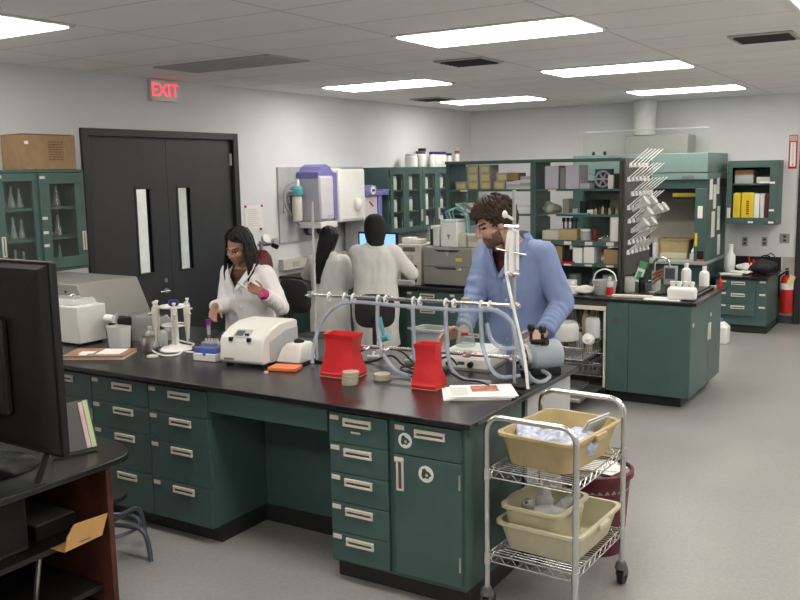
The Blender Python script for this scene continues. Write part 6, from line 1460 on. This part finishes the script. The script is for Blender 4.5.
    return root, H_, RH, k_, ends, sh, s
def skull(d, k=1.0):
    d = d.normalized(); r = V(.083, .104, .104); t = 1/math.sqrt((d.x/r.x)**2+(d.y/r.y)**2+(d.z/r.z)**2)
    return d*(t*k)+V(0, .018, .034)
def hair_short(root, H_, k_, material, n=230, seed=1, up=1.0):
    rnd = random.Random(seed); mb = MB()
    for i in range(n):
        az = rnd.uniform(-PI, PI); front = math.cos(az)          # az 0 = face side (-Y)
        thmax = 1.02 if front > .75 else (1.25 if front > .35 else (1.75 if front > -.2 else 2.15))
        th = thmax*math.sqrt(rnd.random())*.98; ln = rnd.uniform(.45, .75)
        pts = []
        tw = rnd.uniform(-.35, .35)+(.35 if front > .3 else 0)
        for j in range(4):
            t = min(th+ln*j/3, thmax+(.22 if front > .3 else .12)); a = az+tw*j/3
            d = V(math.sin(t)*math.sin(a), -math.sin(t)*math.cos(a), math.cos(t))
            lift = 1.06+.13*up*(math.sin(PI*min(1, j/3+.2)))*(1.0 if th < 1.3 else .5)+rnd.uniform(-.015, .02)
            pts.append(H_(*skull(d, lift)))
        mb.tube(pts, .011*k_*rnd.uniform(.8, 1.15), 6, 3, .0035*k_)
    for c, r in (((0, .022, .04), (.083, .102, .103)),):
        pass
    mb.build('hair', material, root)
def hair_long(root, H_, RH, k_, material, length=.30, n=240, seed=1, part=.0, gather=None, front=.75):
    rnd = random.Random(seed); mb = MB(); RHi = RH.inverted(); dn = RHi @ V(0, 0, -1)
    for i in range(n):
        az = rnd.uniform(front, 2*PI-front); sdx = math.sin(az)
        y0 = rnd.uniform(-.6, .8); pts = []
        # from the parting over the head, then straight down
        d0 = V(.06*(1 if sdx > 0 else -1)+part, y0 if abs(math.cos(az)) < .85 else y0*.5+.3, 1.0)
        d2 = V(math.sin(az)*1.0, -math.cos(az), rnd.uniform(-.12, .12)); k = 1.06+rnd.random()*.12
        for t in (0, .35, .7, 1.0):
            d = d0.normalized().lerp(d2.normalized(), t); pts.append(Vector(skull(d, k)))
        p = pts[-1]; L = length*rnd.uniform(.75, 1.08)
        for j in range(1, 5):
            q = p+dn*L*j/4
            out = V(p.x, p.y, 0); out = out.normalized()*(.012*j if j < 3 else .03)
            q2 = q+out+V(rnd.uniform(-.006, .006), rnd.uniform(-.006, .006), 0)
            if gather is not None: q2 = q2.lerp(Vector(gather)+dn*L*j/4+V(rnd.uniform(-.03, .03), rnd.uniform(-.02, .02), 0), min(1, .30*j))
            pts.append(q2)
        mb.tube([H_(*q) for q in pts], .0125*k_*rnd.uniform(.8, 1.2), 6, 3, .005*k_)
    # cap so that no scalp shows
    for i in range(90):
        az = rnd.uniform(0, 2*PI); th = rnd.uniform(0, .8 if math.cos(az) > .3 else 1.7)
        sg = 1 if math.sin(az) > 0 else -1; pts = []
        for j in range(4):
            t = th+.16*j; d = V(math.sin(t)*math.sin(az), -math.sin(t)*math.cos(az), math.cos(t))
            if math.cos(az) > .3 and t > .95: d = V(sg*.8, -.5, .45)
            pts.append(H_(*skull(d, 1.06)))
        mb.tube(pts, .013*k_, 6, 2, .010*k_)
    mb.build('hair', material, root)

# woman at the left end of the front bench
r, H_, RH, k_, ends, sh, s = person('woman with long black hair in white lab coat holding a small tube, head bowed', (-4.42, 5.0, 0), math.radians(2), 1.63,
    {'R': ((-4.45, 4.665, 1.095), (.22, -.55, -.82), (.6, -.3, .1), (.75, -.2, 0), .45, (-.25, .5, -.8)),
     'L': ((-4.11, 4.80, 1.185), (-.80, -.25, .42), (-.2, -.8, .5), (-.1, -.3, .8), .75, (.30, .45, -.85))},
    (math.radians(-2), math.radians(22), math.radians(3)), math.radians(4), 'coat_white', .55, 'skin_f', 1.06, True, 1.16, 1.285, 'blouse', seed=1, headoff=(-.01, -.035, -.01))
hair_long(r, H_, RH, k_, 'hair_black', .27, 320, 4, front=1.12)
mb = MB(); el, W_ = ends['L']; d = (W_-el).normalized(); mb.cyl(W_-d*.045, W_+d*.022, .044, .037, 18); mb.build('glove_cuff', 'pink', r)
# small clear tube she is holding
mb = MB(); mb.lathe([(.006, 0), (.010, .03), (.010, .075), (0, .075)], n=12); o = S(mb, 'sample_tube', 'frost', 'small clear tube held up in the woman\'s raised left hand', 'tube', (-4.215, 4.745, 1.225)); o.rotation_euler = (.3, -.9, 0)

# man in the blue coat
r, H_, RH, k_, ends, sh, s = person('dark-haired bearded man in blue lab coat looking down behind the front bench', (-2.24, 5.0, 0), math.radians(-12), 1.92,
    {'R': ((-2.43, 4.64, 1.075), (-.85, -.35, -.25), (-.1, -.75, -.5), (.2, -.5, .8), .55, (-.25, .6, -.8)),
     'L': ((-1.955, 4.70, 1.085), (-.25, -.85, -.35), (-.75, .2, -.3), (-.1, -.2, .9), .5, (.45, .6, -.75))},
    (math.radians(-40), math.radians(24), math.radians(-2)), math.radians(6), 'coat_blue', .52, 'skin_m', 1.05, False, 1.04, 1.28, 'shirt', True, (-.04, -.10, -.065), 3)
hair_short(r, H_, k_, 'hair_brown', 460, 2, 1.0)

# the two seen from behind at the rear bench
r, H_, RH, k_, ends, sh, s = person('woman with long black hair over one shoulder in white lab coat, seen from behind', (-5.04, 6.86, 0), math.radians(208), 1.50,
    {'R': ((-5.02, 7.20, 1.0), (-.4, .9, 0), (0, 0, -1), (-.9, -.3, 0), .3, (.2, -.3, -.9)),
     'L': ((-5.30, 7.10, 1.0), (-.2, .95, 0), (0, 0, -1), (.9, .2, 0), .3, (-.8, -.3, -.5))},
    (math.radians(8), math.radians(12), 0), math.radians(3), 'coat_white_shaded', .42, 'skin_f', 1.05, True, 1.10, None, 'blouse', seed=5)
hair_long(r, H_, RH, k_, 'hair_black', .40, 260, 8, 0, (.13, .175, -.05))
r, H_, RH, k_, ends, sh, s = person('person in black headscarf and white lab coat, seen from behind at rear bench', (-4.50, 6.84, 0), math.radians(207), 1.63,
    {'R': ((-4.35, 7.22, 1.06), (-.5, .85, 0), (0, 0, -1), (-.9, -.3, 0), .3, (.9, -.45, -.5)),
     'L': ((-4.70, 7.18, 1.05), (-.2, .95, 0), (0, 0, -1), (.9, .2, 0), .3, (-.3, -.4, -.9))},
    (math.radians(10), math.radians(10), 0), math.radians(4), 'coat_white_shaded', .45, 'skin_f', 1.05, True, 1.18, None, 'blouse', seed=9)
mb = MB(); rings = []
for z, rx, ry, cy in ((.150, .012, .012, .025), (.142, .05, .06, .024), (.115, .085, .10, .022), (.06, .104, .126, .022), (.0, .108, .13, .025), (-.06, .100, .115, .03), (-.11, .088, .095, .034), (-.14, .083, .086, .034), (-.165, .076, .078, .036), (-.18, .058, .060, .036)):
    rg = []
    for i in range(36):
        a = 2*PI*i/36; k = 1+.05*noise.noise(V(math.cos(a)*2, math.sin(a)*2, z*14))
        x, y = rx*k*math.cos(a), cy+ry*k*math.sin(a)
        if -.115 < z < .09 and y < 0 and abs(x) < .075: y = max(y, -.052)       # the face stays free
        rg.append(H_(x, y, z))
    rings.append(rg)
mb.loft(rings); mb.build('headscarf', 'scarf', r)
